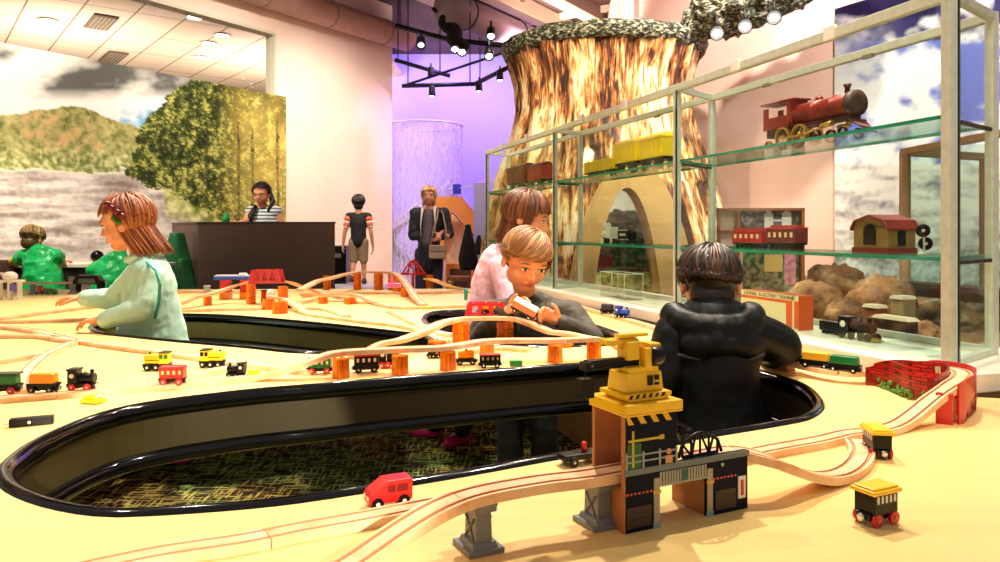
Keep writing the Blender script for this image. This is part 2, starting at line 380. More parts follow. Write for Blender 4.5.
# ---- duct, beams, lighting tracks
ductm = mat('pinkish_duct_paint', rgb(190, 150, 132), .6, var=.1, scale=8)
ep = MB(); ep.tube([wl(s, .2, 3.9) for s in (6.5, 5, 4, 3, 2, 1, .3, -.1)], .17, 20)
o = ep.build('ceiling_duct', ductm); tag(o, 'round beige air duct running along the top of the left white wall', 'duct')
for k in range(6):
    jn = MB(); c = wl(.4+k*1.05, .2, 3.9); jn.lathe([(.172, -.012), (.18, -.01), (.18, .01), (.172, .012)], c, WU, 20); jn.build('duct_joint', mat('duct_band', rgb(160, 125, 108), .5), o)
beamm = mat('beam_paint', rgb(238, 216, 190), .6); beamd = mat('beam_brown', rgb(98, 76, 68), .7)
lab = ['farthest left', 'over the scrim', 'left of the stump', 'crossing above the stump', 'right of the stump top', 'farthest right']
for k, off in enumerate((.9, 1.6, 2.3, 3.1, 4.1, 5.1)):
    b = MB()
    wbox(b, -3.6, 3.2, off+.15, off+.27, 4.16, 4.39)
    bo = b.build('ceiling_beam', beamm if k % 2 else beamd); tag(bo, ('pale' if k % 2 else 'brown')+' steel ceiling beam running away from the viewer, '+lab[k], 'beam', 'long ceiling beams')
    fl_ = MB(); wbox(fl_, -3.6, 3.2, off+.11, off+.31, 4.14, 4.165); fl_.build('flange', beamm, bo)
for k, s in enumerate((-2.8, -1.7, -.6, .6, 1.8)):
    b = MB(); wbox(b, s, s+.06, .5, 5.6, 4.3, 4.395)
    tag(b.build('ceiling_joist', beamm if k % 2 else beamd), 'thin '+('pale' if k % 2 else 'brown')+' joist crossing the beams, '+ORD[k]+' from the far end', 'joist', 'thin ceiling joists')
b = MB(); b.tube([wl(s, 1.75, 3.86) for s in (1.0, 0, -1, -2, -2.7)], .2, 20)
o = b.build('air_duct', mat('duct_grey', rgb(150, 128, 150), .5)); tag(o, 'grey round duct hanging under the dark ceiling left of the tree stump', 'duct')
for k in range(3):
    jn = MB(); jn.lathe([(.202, -.012), (.212, -.01), (.212, .01), (.202, .012)], wl(.6-k*1.2, 1.75, 3.86), WU, 20); jn.build('duct_joint', darkm, o)
def rail(name, pts, r, label, hang):
    b = MB(); b.tube(pts, r, 6); o = b.build(name, darkm); tag(o, label, 'lighting track')
    for p in hang:
        h = MB(); h.cyl(p, (p[0], p[1], 4.38), .008, n=6); h.build('hanger_rod', darkm, o)
    return o
hexp = [J(395, 60, 10.5), J(455, 78, 10), J(403, 86, 9.6), J(475, 84, 9.2), J(510, 66, 9.0)]
rail('lighting_track', [J(395, 60, 10.4), J(450, 76, 10.4)], .03, 'short black lighting track hanging left over the scrim', [J(398, 61, 10.4), J(440, 73, 10.4)])
rail('lighting_track', [J(402, 86, 10), J(475, 84, 10)], .03, 'lower black lighting track with one lamp at its middle', [J(408, 86, 10), J(470, 84, 10)])
rail('lighting_track', [J(475, 84, 10), J(515, 64, 9.4)], .03, 'black lighting track rising to the tree stump edge', [J(480, 81, 9.9)])
rail('lighting_track', [J(403, 86, 10), J(512, 50, 9.9)], .018, 'thin lilac-lit rod crossing above the scrim', [J(440, 73, 10)])
rail('lighting_track', [J(396, 26, 9.6), J(450, 40, 9.4), J(508, 46, 9.2)], .035, 'black track high under the dark ceiling beside the duct', [J(400, 27, 9.6), J(470, 43, 9.3)])
def track_lamp(p, aim, label, lit=True, s=1.0):
    e = empty('track_lamp', p, 0, label, 'spotlight', 'spotlights on the ceiling tracks')
    d = (Vector(aim)-Vector(p)).normalized()
    b = MB(); b.lathe([(.03*s, 0), (.045*s, .02*s), (.05*s, .12*s), (.055*s, .15*s), (.048*s, .15*s), (.04*s, .11*s)], d*-.08*s, d, 14); b.build('lamp_housing', darkm, e)
    b = MB(); b.cyl((0, 0, .0), (0, 0, .13*s), .012*s, n=8); b.build('lamp_bracket', darkm, e)
    b = MB(); b.ell(d*.060*s, (.034*s, .034*s, .026*s), n=12); b.build('lamp_bulb', lampglow if lit else mat('dim_bulb', (.6, .6, .6), emit=(.8, .75, 1), es=3), e)
for a in [(431, 72, 10, 'small spotlight under the left track over the scrim'), (432, 91, 10, 'spotlight hanging lowest over the scrim'), (479, 86, 10, 'spotlight at the bend of the lower track'), (500, 75, 9.6, 'spotlight nearest the stump on the lower track')]:
    track_lamp(J(*a[:3]), J(a[0], 260, a[2]+.5), a[3], s=.9)
for a in [(421, 42, 9.4, 'dark spotlight pointing down under the high track'), (455, 46, 9.3, 'bright pair lamp left of the stump, left one'), (462, 49, 9.3, 'bright pair lamp left of the stump, right one'), (491, 33, 9.2, 'glaring spotlight high beside the stump top'), (489, 53, 9.2, 'glaring spotlight just left of the stump top')]:
    track_lamp(J(*a[:3]), J(a[0]+4, 260, 7), a[3], lit=a[0] != 421, s=1.15)
for a in [(717, 32, 5.7, 'bright spotlight under the leafy canopy, leftmost of three'), (745, 25, 5.6, 'bright spotlight under the leafy canopy, middle of three'), (774, 16, 5.5, 'bright spotlight under the leafy canopy, rightmost of three')]:
    track_lamp(J(*a[:3]), (J(a[0], 160, 3)), a[3], s=1.0)
b = MB()
for k in range(9): 
    t = k/8; b.ell(J(446+14*t, 20+26*t, 9.3)+Vector((.03*math.sin(k*5), 0, 0)), (.10, .10, .09), n=10)
b.tube([J(432, 8, 9.3), J(440, 14, 9.3), J(446, 20, 9.3)], .03, 6)
o = b.build('cable_bundle', mat('black_cloth', rgb(10, 10, 12), .9), remesh=.02); tag(o, 'thick black cable bundle sagging from the ceiling to the lamp pair', 'cable')
# ================================================================== TABLE
tabm = mat('pale_birch_top', rgb(242, 206, 132), .38, spec=.4, var=.06, scale=3, stretch=(1, 6, 1))
edgem = mat('black_gloss_edge', rgb(4, 3, 5), .10, spec=.5)
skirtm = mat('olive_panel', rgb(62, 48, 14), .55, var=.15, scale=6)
h1 = [(3, 475), (10, 462), (42, 440), (100, 416), (160, 403), (250, 392), (320, 386), (400, 379), (500, 371), (600, 364), (680, 363), (740, 368), (780, 378), (806, 388), (819, 404), (808, 417), (780, 424), (700, 437), (640, 446), (560, 457), (460, 475), (330, 496), (250, 506), (150, 513), (100, 513), (50, 504), (15, 490)]
h2 = [(92, 326), (110, 320), (140, 317), (180, 315), (240, 317), (330, 325), (400, 333), (432, 337), (438, 343), (420, 349), (370, 353), (300, 353), (250, 348), (180, 342), (130, 337), (100, 333)]
h3 = [(424, 319), (432, 313), (460, 311), (500, 311), (540, 314), (580, 322), (610, 331), (622, 338), (610, 345), (560, 347), (500, 346), (455, 337), (432, 327)]
H = [cspline([T(x, y) for x, y in h], .03) for h in (h1, h2, h3)]
outer = [(-3.6, .45), (2.0, .45), (2.0, 1.45), (1.14, 1.70), (1.035, 1.735), (-.02, 4.95), (-3.6, 4.86)]
t = MB(); t.prism(outer, TZ-.03, TZ, axis='z', holes=[[(p.x, p.y) for p in h] for h in H])
tbl = empty('train_table', (0, 2.5, 0), 0, 'huge pale wooden train play table with black rimmed kidney shaped openings', 'table', local=False)
t.build('tabletop', tabm, tbl)
for hi, h in enumerate(H):
    cc = sum(h, Vector())/len(h)
    e = MB(); k = 12; pr = [(.017*math.cos(2*PI*i/k), .020*math.sin(2*PI*i/k)-.012) for i in range(k)]
    e.sweep(pr, h, True, smooth=True); e.build('rim', edgem, tbl)
    e = MB(); e.sweep([(-.012, -.025), (.004, -.025), (.004, -.105), (-.012, -.105)], h, True); e.build('inner_panel', skirtm if hi != 1 else mat('olive_panel_light', rgb(112, 96, 36), .55, var=.12, scale=6), tbl)  # second opening's panel takes a lighter copy: its brighter light in the colour
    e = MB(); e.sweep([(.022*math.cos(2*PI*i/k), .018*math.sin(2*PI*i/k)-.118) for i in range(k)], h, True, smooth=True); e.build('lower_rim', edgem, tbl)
o3 = [Vector((x, y, TZ)) for x, y in outer]
e = MB(); e.sweep([(-.01, -.02), (.01, -.02), (.01, -.12), (-.01, -.12)], o3, True); e.build('apron', mat('dark_apron', rgb(60, 44, 26), .6), tbl)
for x, y in [(-2.6, 1.0), (-2.8, 3.5), (1.1, 1.0), (-.2, 4.6), (-1.3, 4.7), (.55, 2.75)]:
    e = MB(); e.cyl((x, y, 0), (x, y, TZ-.04), .045, n=16); e.lathe([(.09, 0), (.09, .015), (.05, .03)], (x, y, 0), n=16); e.build('leg', darkm, tbl)
# ================================================================== WOODEN TRACK
trk = [(-.020, 0), (-.020, -.012), (.020, -.012), (.020, 0), (.0155, 0), (.0155, -.003), (.0095, -.003), (.0095, 0), (-.0095, 0), (-.0095, -.003), (-.0155, -.003), (-.0155, 0)]
def wood_track_mat():
    m = ramp_mat('beech_wood', [(.3, rgb(226, 160, 112)), (.5, rgb(245, 196, 150)), (.7, rgb(255, 222, 182))], (1, 1, 1), 12, 4, .5, .1, bumpd=.002)
    return m
bw = wood_track_mat(); gr = mat('track_groove', rgb(214, 140, 92), .6)
RUNS = {}
def run(pts, where, group, piece=.21, z_world=None):
    P = [T(*p) for p in pts] if z_world is None else pts
    S = spline(P, .012); L_ = [0]
    for i in range(1, len(S)): L_.append(L_[-1]+(S[i]-S[i-1]).length)
    n = max(1, round(L_[-1]/piece)); out = []; i0 = 0
    for k in range(n):
        lim = L_[-1]*(k+1)/n
        i1 = max(i for i in range(len(S)) if L_[i] <= lim+1e-6)
        if i1 <= i0: continue
        seg = S[i0:i1+1]; i0 = i1
        if len(seg) < 2: continue
        d = (seg[-1]-seg[-2]).normalized(); seg = seg[:-1]+[seg[-1]-d*.0012]
        b = MB(); b.sweep(trk, seg)
        nf = len(trk)
        for fi in range((len(seg)-1)*nf):
            if fi % nf in (4, 5, 6, 8, 9, 10): b.m[fi] = 1
        o = b.build('track_piece', [bw, gr]); j = len(out)
        nm = 'only piece' if n == 1 else ORD[min(j, 14)]+' piece'
        tag(o, 'wooden track, '+nm+' of the '+where, 'toy track', group); out.append(o)
    return S
def R_(pts, h=.012): return [(p[0], p[1], p[2] if len(p) > 2 else h) for p in pts]
BO = T(625.3, 534.6); BU = Vector((.897, .4415, 0)); BV = Vector((-.4415, .897, 0))   # crane station: front left corner, along, back
def bl(x, y, z): return BO + BU*x + BV*y + Vector((0, 0, z))
E = [T(*p) for p in R_([(300, 590, .02), (350, 561, .034), (400, 527, .054), (440, 504, .067), (480, 490, .072), (540, 479, .072)])] + [bl(-.03, .033, .072), bl(.06, .035, .072), bl(.14, .035, .072), bl(.215, .035, .071)] + [T(*p) for p in R_([(772, 457, .058), (800, 469, .033), (825, 474, .017), (845, 470, .012), (858, 460, .012), (862, 449, .012), (857, 439, .012)])]
run(E, 'raised run from bottom left through the crane station', 'raised foreground track', .2, True)
run(R_([(40, 576), (152, 552), (243, 538), (300, 526.5), (368, 514.5), (448, 499)]), 'flat run at the bottom edge, below the red car', 'flat foreground track', .2)
G = run(R_([(690, 464), (735, 455), (776, 446.5), (819, 438.7), (848, 432), (880, 428), (899, 422, .015), (915, 411, .03), (932, 397, .052), (950, 384.5, .073), (961, 377, .078), (960, 370.5, .078), (945, 367, .078), (922, 365.5, .076), (900, 365, .060), (878, 368, .040), (856, 371, .030), (832, 369.5, .030), (800, 363, .030), (768, 355, .03), (735, 347, .03)]), 'run from crane station over the brick bridge', 'track over the red bridge', .2)
Hh = run(R_([(-60, 403), (0, 397), (78, 391), (157, 384), (208, 380), (250, 376), (280, 370, .025), (312, 359, .05), (338, 351, .066), (400, 347.5, .066), (440, 346, .066), (470, 342, .066), (495, 339, .066), (560, 338.5, .066), (596, 337, .066), (612, 341, .05), (628, 350, .03)]), 'front run from the left edge onto amber pillars', 'front raised track', .22)
run(R_([(350, 354, .012), (365, 350, .025), (382, 342, .045), (402, 338, .055), (424, 330, .068), (444, 321, .084), (469, 317, .084), (510, 317, .084), (530, 322, .07), (550, 330, .05), (568, 332, .045), (592, 337, .03)]), 'wavy run climbing to the red bridge, from left', 'back raised track', .22)
far = 'flat track at the left'
run(R_([(0, 325), (30, 329), (52, 334), (74, 339)]), 'upper curved branch left of the pale junction', far)
run(R_([(-10, 335), (20, 334.5), (42, 335), (62, 338), (74, 339.5)]), 'middle branch left of the pale junction', far)
run(R_([(78, 339.5), (120, 345.5), (160, 350.5), (200, 356), (260, 364), (312, 370)]), 'run from the junction behind the yellow engines', far, .22)
run(R_([(74, 341), (56, 348.5), (40, 358), (26, 372), (18, 390)]), 'pale branch from junction towards the viewer', far)
run(R_([(-10, 361), (20, 356.5), (45, 352)]), 'short stub behind the green wagon', far)
run(R_([(170, 377), (200, 372), (232, 366)]), 'short stub under the second yellow engine', far)
run(R_([(-20, 320.5), (40, 320), (90, 317.5)]), 'run under the mint girl\'s near hand', far)
run(R_([(0, 318), (50, 311), (100, 305)]), 'slanting run under the mint girl\'s far arm', far)
run(R_([(0, 272.5, .09), (15, 278.6, .07), (27, 281.8, .06), (60, 282, .06), (76, 282, .06), (106, 281.5, .06)]), 'high run at far left before the green smock', 'far left raised track')
mid = 'track behind the long opening'
run(R_([(152, 308.5), (178, 303, .03), (196, 296, .055), (214, 292, .065), (232, 286, .09), (250, 281, .115), (285, 280.5, .115), (303, 286, .08), (322, 292, .045), (345, 298, .02), (365, 302)]), 'wavy run over the far red bridge, from left', mid)
run(R_([(150, 311), (200, 309), (262, 307.5)]), 'flat run along the back rim beside the girl', mid)
run(R_([(268, 296, .065), (285, 298.5, .05), (297, 305, .03), (308, 312.5), (330, 316), (365, 320.5), (398, 324), (422, 330), (446, 341)]), 'curving run from pale ramp to crossing, from left', mid)
run(R_([(300, 307), (325, 308), (347, 315)]), 'short curved stub behind the long opening', mid)
run(R_([(300, 289, .08), (318, 280, .10), (332, 277, .11), (345, 273.5, .115), (358, 271.5, .115), (378, 271.3, .115), (392, 272, .115), (400, 276, .10), (408, 286, .06), (416, 297, .03), (424, 304)]), 'high run and ramp before the boy in black', mid)
run(R_([(303, 296, .03), (323, 293.5, .045), (345, 293, .045), (360, 295, .04), (372, 300, .02), (393, 306), (420, 306.5), (466, 305)]), 'low run on two amber pillars behind the opening', mid)
run(R_([(300, 293.5), (350, 292), (415, 292), (475, 291)]), 'straight run near the far table edge', mid)
run(R_([(390, 310), (412, 320), (432, 330), (452, 334)]), 'diagonal crossing left of the seated boy', mid)
run(R_([(426, 278, .10), (434, 279, .09), (449, 285, .04), (462, 288)]), 'small ramp right of the red trestle', mid)
run(R_([(150, 292), (200, 291), (240, 291.5)]), 'flat run at far edge left of blue platform', mid)
run(R_([(470, 350), (500, 346.5), (530, 348)]), 'pale stub beside the green block', mid)
K = run(R_([(530, 295), (565, 302), (600, 311.5), (630, 319.5), (660, 328), (690, 337)]), 'run along the showcase with the blue engine', 'track along the showcase')
# ---- pillars
amb = mat('amber_plastic', rgb(255, 128, 10), .15, spec=.5, trans=.04, var=.15, scale=45)
def pillar(px, py, h, w, label, lx=.042):
    p = T(px, py); e = empty('track_pillar', p, math.atan2(p.x, -p.y)*-.25+.1, label, 'toy pillar', 'amber plastic track pillars')
    n = max(1, round(h/.035)); hh = h/n
    for k in range(n):
        b = MB(); b.box((0, 0, hh*(k+.5)), (w, lx, hh-.0015), taper=.94)
        for sx in (-1, 1): b.box((sx*(w/2), 0, hh*(k+.5)), (.004, lx*.7, hh*.9))
        b.build('pillar_block', amb, e, bevel=.0015)
    b = MB(); b.box((w*.06, -lx/2-.0006, h*.5), (w*.55, .002, h*.86)); b.build('dark_front_plate', mat('amber_deep', rgb(206, 92, 20), .2, spec=.5, var=.2, scale=90), e)  # thin deeper amber plate makes the front darker than the sides
    b = MB(); b.box((-w*.3, 0, h-.002), (.006, lx+.002, .005)); b.box((w*.3, 0, h-.002), (.006, lx+.002, .005)); b.build('top_cradle', amb, e)
for a in [(341, 378, .052, 'amber pillar left of the dark engine under the front raised track'), (400, 374.5, .052, 'amber pillar right of the dark engine under the front raised track'), (448, 370, .052, 'amber pillar under the front raised track beside the yellow tank wagon'), (555, 362.5, .052, 'amber pillar right of the green block'), (594, 359.5, .052, 'rightmost amber pillar of the front raised track'),
          (487, 357, .052, 'amber pillar under the middle of the front raised track')]:
    pillar(a[0], a[1], a[2], .036, a[3], .030)
for a in [(461, 343, .070, .045, 'tall amber pillar under the left end of the red toy bridge'), (505, 339, .070, .045, 'tall amber pillar under the right end of the red toy bridge'), (566, 347, .033, .035, 'low amber pillar right of the seated boy'), (437, 357, .050, .04, 'amber pillar half hidden behind the front track')]:
    pillar(*a)
for a in [(207.5, 305, .043, .03, 'low amber pillar alone left of the far red bridge'), (251, 304, .103, .036, 'tall amber pillar left of the far red bridge'), (283, 306, .100, .036, 'tall amber pillar right of the far red bridge'), (268, 309.5, .052, .045, 'amber pillar under the pale ramp end'), (280, 313.5, .055, .06, 'broad amber pillar in front of the tall one'),
          (323, 303.5, .034, .034, 'low amber pillar, left one of the low pair'), (350, 304, .034, .046, 'low amber pillar, right one of the low pair'), (327, 289.5, .09, .035, 'far amber pillar before the dark counter corner'), (357.5, 289.5, .104, .036, 'far amber pillar under the boy in black'), (378.5, 289.5, .104, .046, 'far amber pillar right of the one under the boy'), (392, 289.5, .104, .036, 'far amber pillar at the head of the white ramp'), (398, 292.5, .09, .04, 'amber pillar under the top of the white ramp'), (405, 296.5, .05, .03, 'amber pillar under the foot of the white ramp'), (429.5, 287.5, .085, .034, 'far amber pillar right of the red trestle')]:
    pillar(*a)
gryp = mat('grey_plastic', rgb(120, 122, 122), .35)
def grey_pillar(x, y, h, label, s=1.0, rz=.45):
    e = empty('grey_pillar', (x, y, TZ), rz, label, 'toy pillar', 'grey plastic track pillars')
    b = MB(); b.box((0, 0, .003*s), (.046*s, .052*s, .006*s)); b.box((0, 0, .009*s), (.034*s, .044*s, .008*s), taper=.85); b.build('foot', gryp, e, bevel=.001)
    b = MB(); b.box((0, 0, h*.5), (.022*s, .034*s, h-.01), taper=.9); b.build('column', gryp, e, bevel=.001)
    for sx in (-1, 1):
        c = MB(); 
        for q in (-1, 1): c.tube([(sx*.0115*s, q*.012*s, .014), (sx*.0115*s, -q*.012*s, h-.02)], .0015*s, 4)
        c.build('cross_brace', gryp, e)
    b = MB(); b.box((0, 0, h-.006), (.028*s, .046*s, .010)); 
    for q in (-1, 1): b.box((0, q*.0235*s, h+.001), (.028*s, .004*s, .010))
    b.build('cradle', gryp, e, bevel=.001)
p = T(478, 552); grey_pillar(p.x, p.y+.012, .060, 'grey plastic pillar nearest the bottom edge, left of the crane station')
p = T(603, 527); grey_pillar(p.x-.005, p.y+.012, .060, 'grey plastic pillar against the left side of the crane station')
for px, py, l in [(33, 294, 'dark grey pillar behind the far left track'), (73, 293.5, 'dark grey pillar left of the black tunnel arch')]:
    p = T(px, py); grey_pillar(p.x, p.y, .05, l, 1.1)
# ================================================================== TOYS
yel = mat('yellow_plastic', rgb(255, 202, 14), .28, coat=.3); navy = mat('navy_print', rgb(6, 14, 36), .45, spec=.12); woodp = mat('plywood_edge', rgb(190, 120, 68), .55, var=.15, scale=30)
blk = mat('black_toy_paint', rgb(6, 5, 6), .3, spec=.3); red = mat('red_toy_paint', rgb(206, 22, 24), .3, coat=.3); whp = mat('white_paint', rgb(240, 236, 225), .4)
steelm = mat('magnet_steel', rgb(215, 212, 205), .22, .9); grn = mat('green_toy_paint', rgb(24, 120, 50), .35); orn = mat('orange_toy_paint', rgb(250, 160, 20), .3, coat=.3)
blu = mat('blue_toy_paint', rgb(40, 80, 190), .3); gyl = mat('gold_trim', rgb(205, 165, 70), .35, .3); brn = mat('door_brown', rgb(66, 44, 30), .6)
# ---- crane station
ang = math.atan2(BU.y, BU.x)
st = empty('crane_station', BO, ang, 'toy crane station with yellow roof and navy printed front in the foreground', 'toy building')
b = MB(); b.prism([(0, 0), (.052, 0), (.052, .052), (.132, .052), (.132, 0), (.204, 0), (.204, .080), (.082, .080), (.082, .150), (0, .150)], 0, .006); f = b.build('front_panel', [navy], st, bevel=.0006)
b = MB(); b.prism([(0, 0), (.052, 0), (.052, .05), (.132, .05), (.132, 0), (.204, 0), (.204, .060), (.082, .060), (.082, .150), (0, .150)], .066, .072); b.build('back_panel', woodp, st)
for q in (((0, .006, 0), (.006, .066, .056)), ((.046, .006, 0), (.052, .066, .056)), ((.132, .006, 0), (.138, .066, .056)), ((.198, .006, 0), (.204, .066, .056)), ((-.002, -.0002, 0), (.0, .0062, .15)), ((-.002, .066, 0), (0, .072, .15))):
    b = MB(); b.box2(*q); b.build('cross_wall' if q[0][0] >= 0 else 'edge_strip', woodp, st)
b = MB(); b.box2((0, .006, .053), (.204, .066, .059)); b.build('deck', mat('deck_brown', rgb(120, 78, 50), .6), st)
b = MB(); b.box2((-.004, -.006, .150), (.087, .078, .162)); b.box2((-.004, -.006, .147), (.087, .078, .150)); b.build('roof', yel, st, bevel=.002)
b = MB(); b.box2((-.0015, -.0012, .072), (.206, 0, .080)); b.build('deck_edge', mat('grey_print', rgb(112, 122, 124), .5), f, bevel=.0004)
b = MB()
for k in range(4): b.add([(.004+k*.02, -.0008, .136), (.013+k*.02, -.0008, .136), (.006+k*.02, -.0008, .146), (max(.001, -.003+k*.02), -.0008, .146)], [(0, 1, 2, 3)])
b.build('hazard_stripe', mat('stripe_yellow', rgb(230, 180, 40), .4), f)
b = MB(); b.box2((.010, -.001, .082), (.013, 0, .128)); b.box2((.004, -.0012, .114), (.056, 0, .117)); b.box2((.053, -.0014, .113), (.060, 0, .119)); b.build('printed_crane', mat('printed_gold', rgb(205, 180, 50), .5), f)
b = MB(); b.box2((.003, -.0007, .081), (.024, 0, .112)); b.build('printed_tank', mat('printed_green', rgb(30, 96, 50), .5), f)
b = MB()
for z in (.088, .096): b.box2((.0, -.0013, z), (.082, 0, z+.0018))
for x in (.0, .026, .052, .079): b.box2((x, -.0015, .08), (x+.0025, 0, .101))
b.build('printed_railing', mat('rail_grey', rgb(160, 165, 160), .5), f)
b = MB(); b.box2((.062, -.0018, .081), (.073, -.0005, .091)); b.cyl((.0675, -.0018, .096), (.0675, -.0002, .096), .004, n=10); b.build('printed_figure', mat('figure_tan', rgb(214, 150, 110), .5), f)
for x0 in (.001, .142):
    b = MB()
    for k in range(7): b.box2((x0+k*.0062, -.001, .0475), (x0+k*.0062+.0032, 0, .050))
    b.build('red_dash', mat('dash_red', rgb(220, 90, 80), .5), f)
for x0, x1 in ((.002, .040), (.146, .182)):
    b = MB(); b.box2((x0, -.001, .006), (x1, 0, .032))
    for k in range(3): b.box2((x0, -.0014, .008+k*.008), (x1, 0, .009+k*.008))
    b.build('printed_shutter', brn, f)
for x0 in (.044, .132):
    b = MB(); b.box2((x0, -.0012, .006), (x0+.009, 0, .064)); b.build('printed_post', mat('stone_grey', rgb(176, 160, 138), .6), f)
    b = MB(); b.box2((x0-.001, -.0016, .044), (x0+.011, 0, .048)); b.build('post_lamp', gyl, f); b = MB(); b.box2((x0-.001, -.0016, 0), (x0+.010, 0, .007)); b.build('post_foot', mat('pale_blue', rgb(130, 160, 170), .5), f)
b = MB()
for k in range(17): b.box2((.0535+k*.0046, -.0012, .054), (.0565+k*.0046, 0, .0705))
b.box2((.052, -.0014, .052), (.133, 0, .0545)); b.build('printed_slats', mat('slat_grey', rgb(172, 168, 150), .6), f)
b = MB(); b.box2((.088, -.0018, .055), (.098, 0, .069)); b.build('printed_badge', mat('badge_teal', rgb(48, 96, 92), .5), f)
b = MB(); b.box2((.186, -.0014, .016), (.199, 0, .046)); b.build('printed_sign', whp, f)
b = MB(); b.box2((.190, -.0018, .020), (.195, 0, .041)); b.build('sign_letters', mat('letter_red', rgb(200, 50, 50), .5), f)
b = MB()
for k in range(8): b.box2((.142+k*.0072, -.0012, .0725), (.145+k*.0072, 0, .0745))
b.cyl((.158, -.0012, .066), (.158, 0, .066), .0025, n=8); b.build('printed_lights', mat('rail_grey2', rgb(160, 190, 180), .5), f)
for y in (.006, .060):
    b = MB(); arc = [(.098+.060*i/8, y+.003, .098+.012*math.sin(PI*i/8)) for i in range(9)]
    b.tube(arc, .0024, 6); b.tube([(.098, y+.003, .081), (.158, y+.003, .081)], .0024, 6)
    for i in range(0, 9, 2):
        b.tube([arc[i], (arc[i][0], y+.003, .081)], .0018, 5)
        if i < 8: b.tube([arc[i+1] if i % 4 else arc[i], (arc[i+2][0] if i % 4 == 0 else arc[i][0], y+.003, .081)], .0018, 5)
    b.tube([(.098, y+.003, .098), (.091, y+.003, .081)], .0024, 5); b.tube([(.158, y+.003, .098), (.165, y+.003, .081)], .0024, 5)
    b.build('truss', blk, st)
# crane on the roof
CM = Matrix.Translation((.041, .035, .1625)) @ Matrix.Diagonal((.78, .85, .80, 1)) @ Matrix.Translation((-.047, -.035, -.164))
cr = MB(); cr.M = CM; cr.box2((.006, .0, .164), (.088, .062, .169)); cr.box2((.0, .0, .169), (.094, .070, .176)); cb = cr.build('crane_base', yel, st, bevel=.0012)
b = MB(); b.M = CM
for k in range(6):
    x = .006+k*.013; b.add([(x, -.0006, .1695), (x+.006, -.0006, .1695), (x+.010, -.0006, .1755), (x+.004, -.0006, .1755)], [(0, 1, 2, 3)])
b.build('warning_stripe', blk, cb)
b = MB(); b.M = CM; b.box((.047, .035, .192), (.078, .05, .032), taper=.92); b.box((.047, .035, .211), (.062, .044, .010)); body = b.build('crane_body', yel, st, bevel=.002)
b = MB(); b.M = CM; b.box2((.052, .0085, .186), (.062, .0100, .202)); b.box2((.066, .0085, .186), (.075, .0100, .190)); b.box2((.066, .0085, .194), (.075, .0100, .202)); b.build('window_print', blk, body)
b = MB(); b.M = CM; b.box2((.050, .012, .214), (.064, .03, .246)); b.box2((.020, .020, .226), (.045, .05, .256)); b.cyl((.02, .035, .25), (.05, .035, .25), .011, n=14); b.box2((.064, .016, .240), (.086, .05, .252)); b.build('crane_head', yel, st, bevel=.002)
b = MB(); b.M = CM; b.cyl((.064, .02, .232), (.086, .02, .232), .015, n=16); b.box2((.066, .02, .214), (.090, .05, .242)); b.build('crane_motor', blk, st, bevel=.001)
b = MB(); b.M = CM; b.box2((-.052, .028, .214), (.05, .042, .220)); b.box2((-.052, .028, .226), (.05, .042, .230))
for k in range(7): b.tube([(-.048+k*.013, .03, .218), (-.040+k*.013, .03, .228)], .0016, 4)
b.box2((-.058, .026, .214), (-.046, .044, .228)); b.box2((-.04, .029, .215), (.05, .031, .229)); b.build('crane_boom', blk, st, bevel=.0008)
b = MB(); b.M = CM; b.tube([(-.052, .035, .214), (-.053, .035, .200)], .0012, 5); b.box((-.053, .035, .186), (.024, .018, .030)); hk = b.build('lifting_magnet', blk, st, bevel=.005)
b = MB(); b.M = CM; b.box2((-.012, .03, .250), (.030, .055, .260)); b.box2((.01, .028, .262), (.07, .045, .268)); b.build('crane_counterweight', yel, st, bevel=.002)
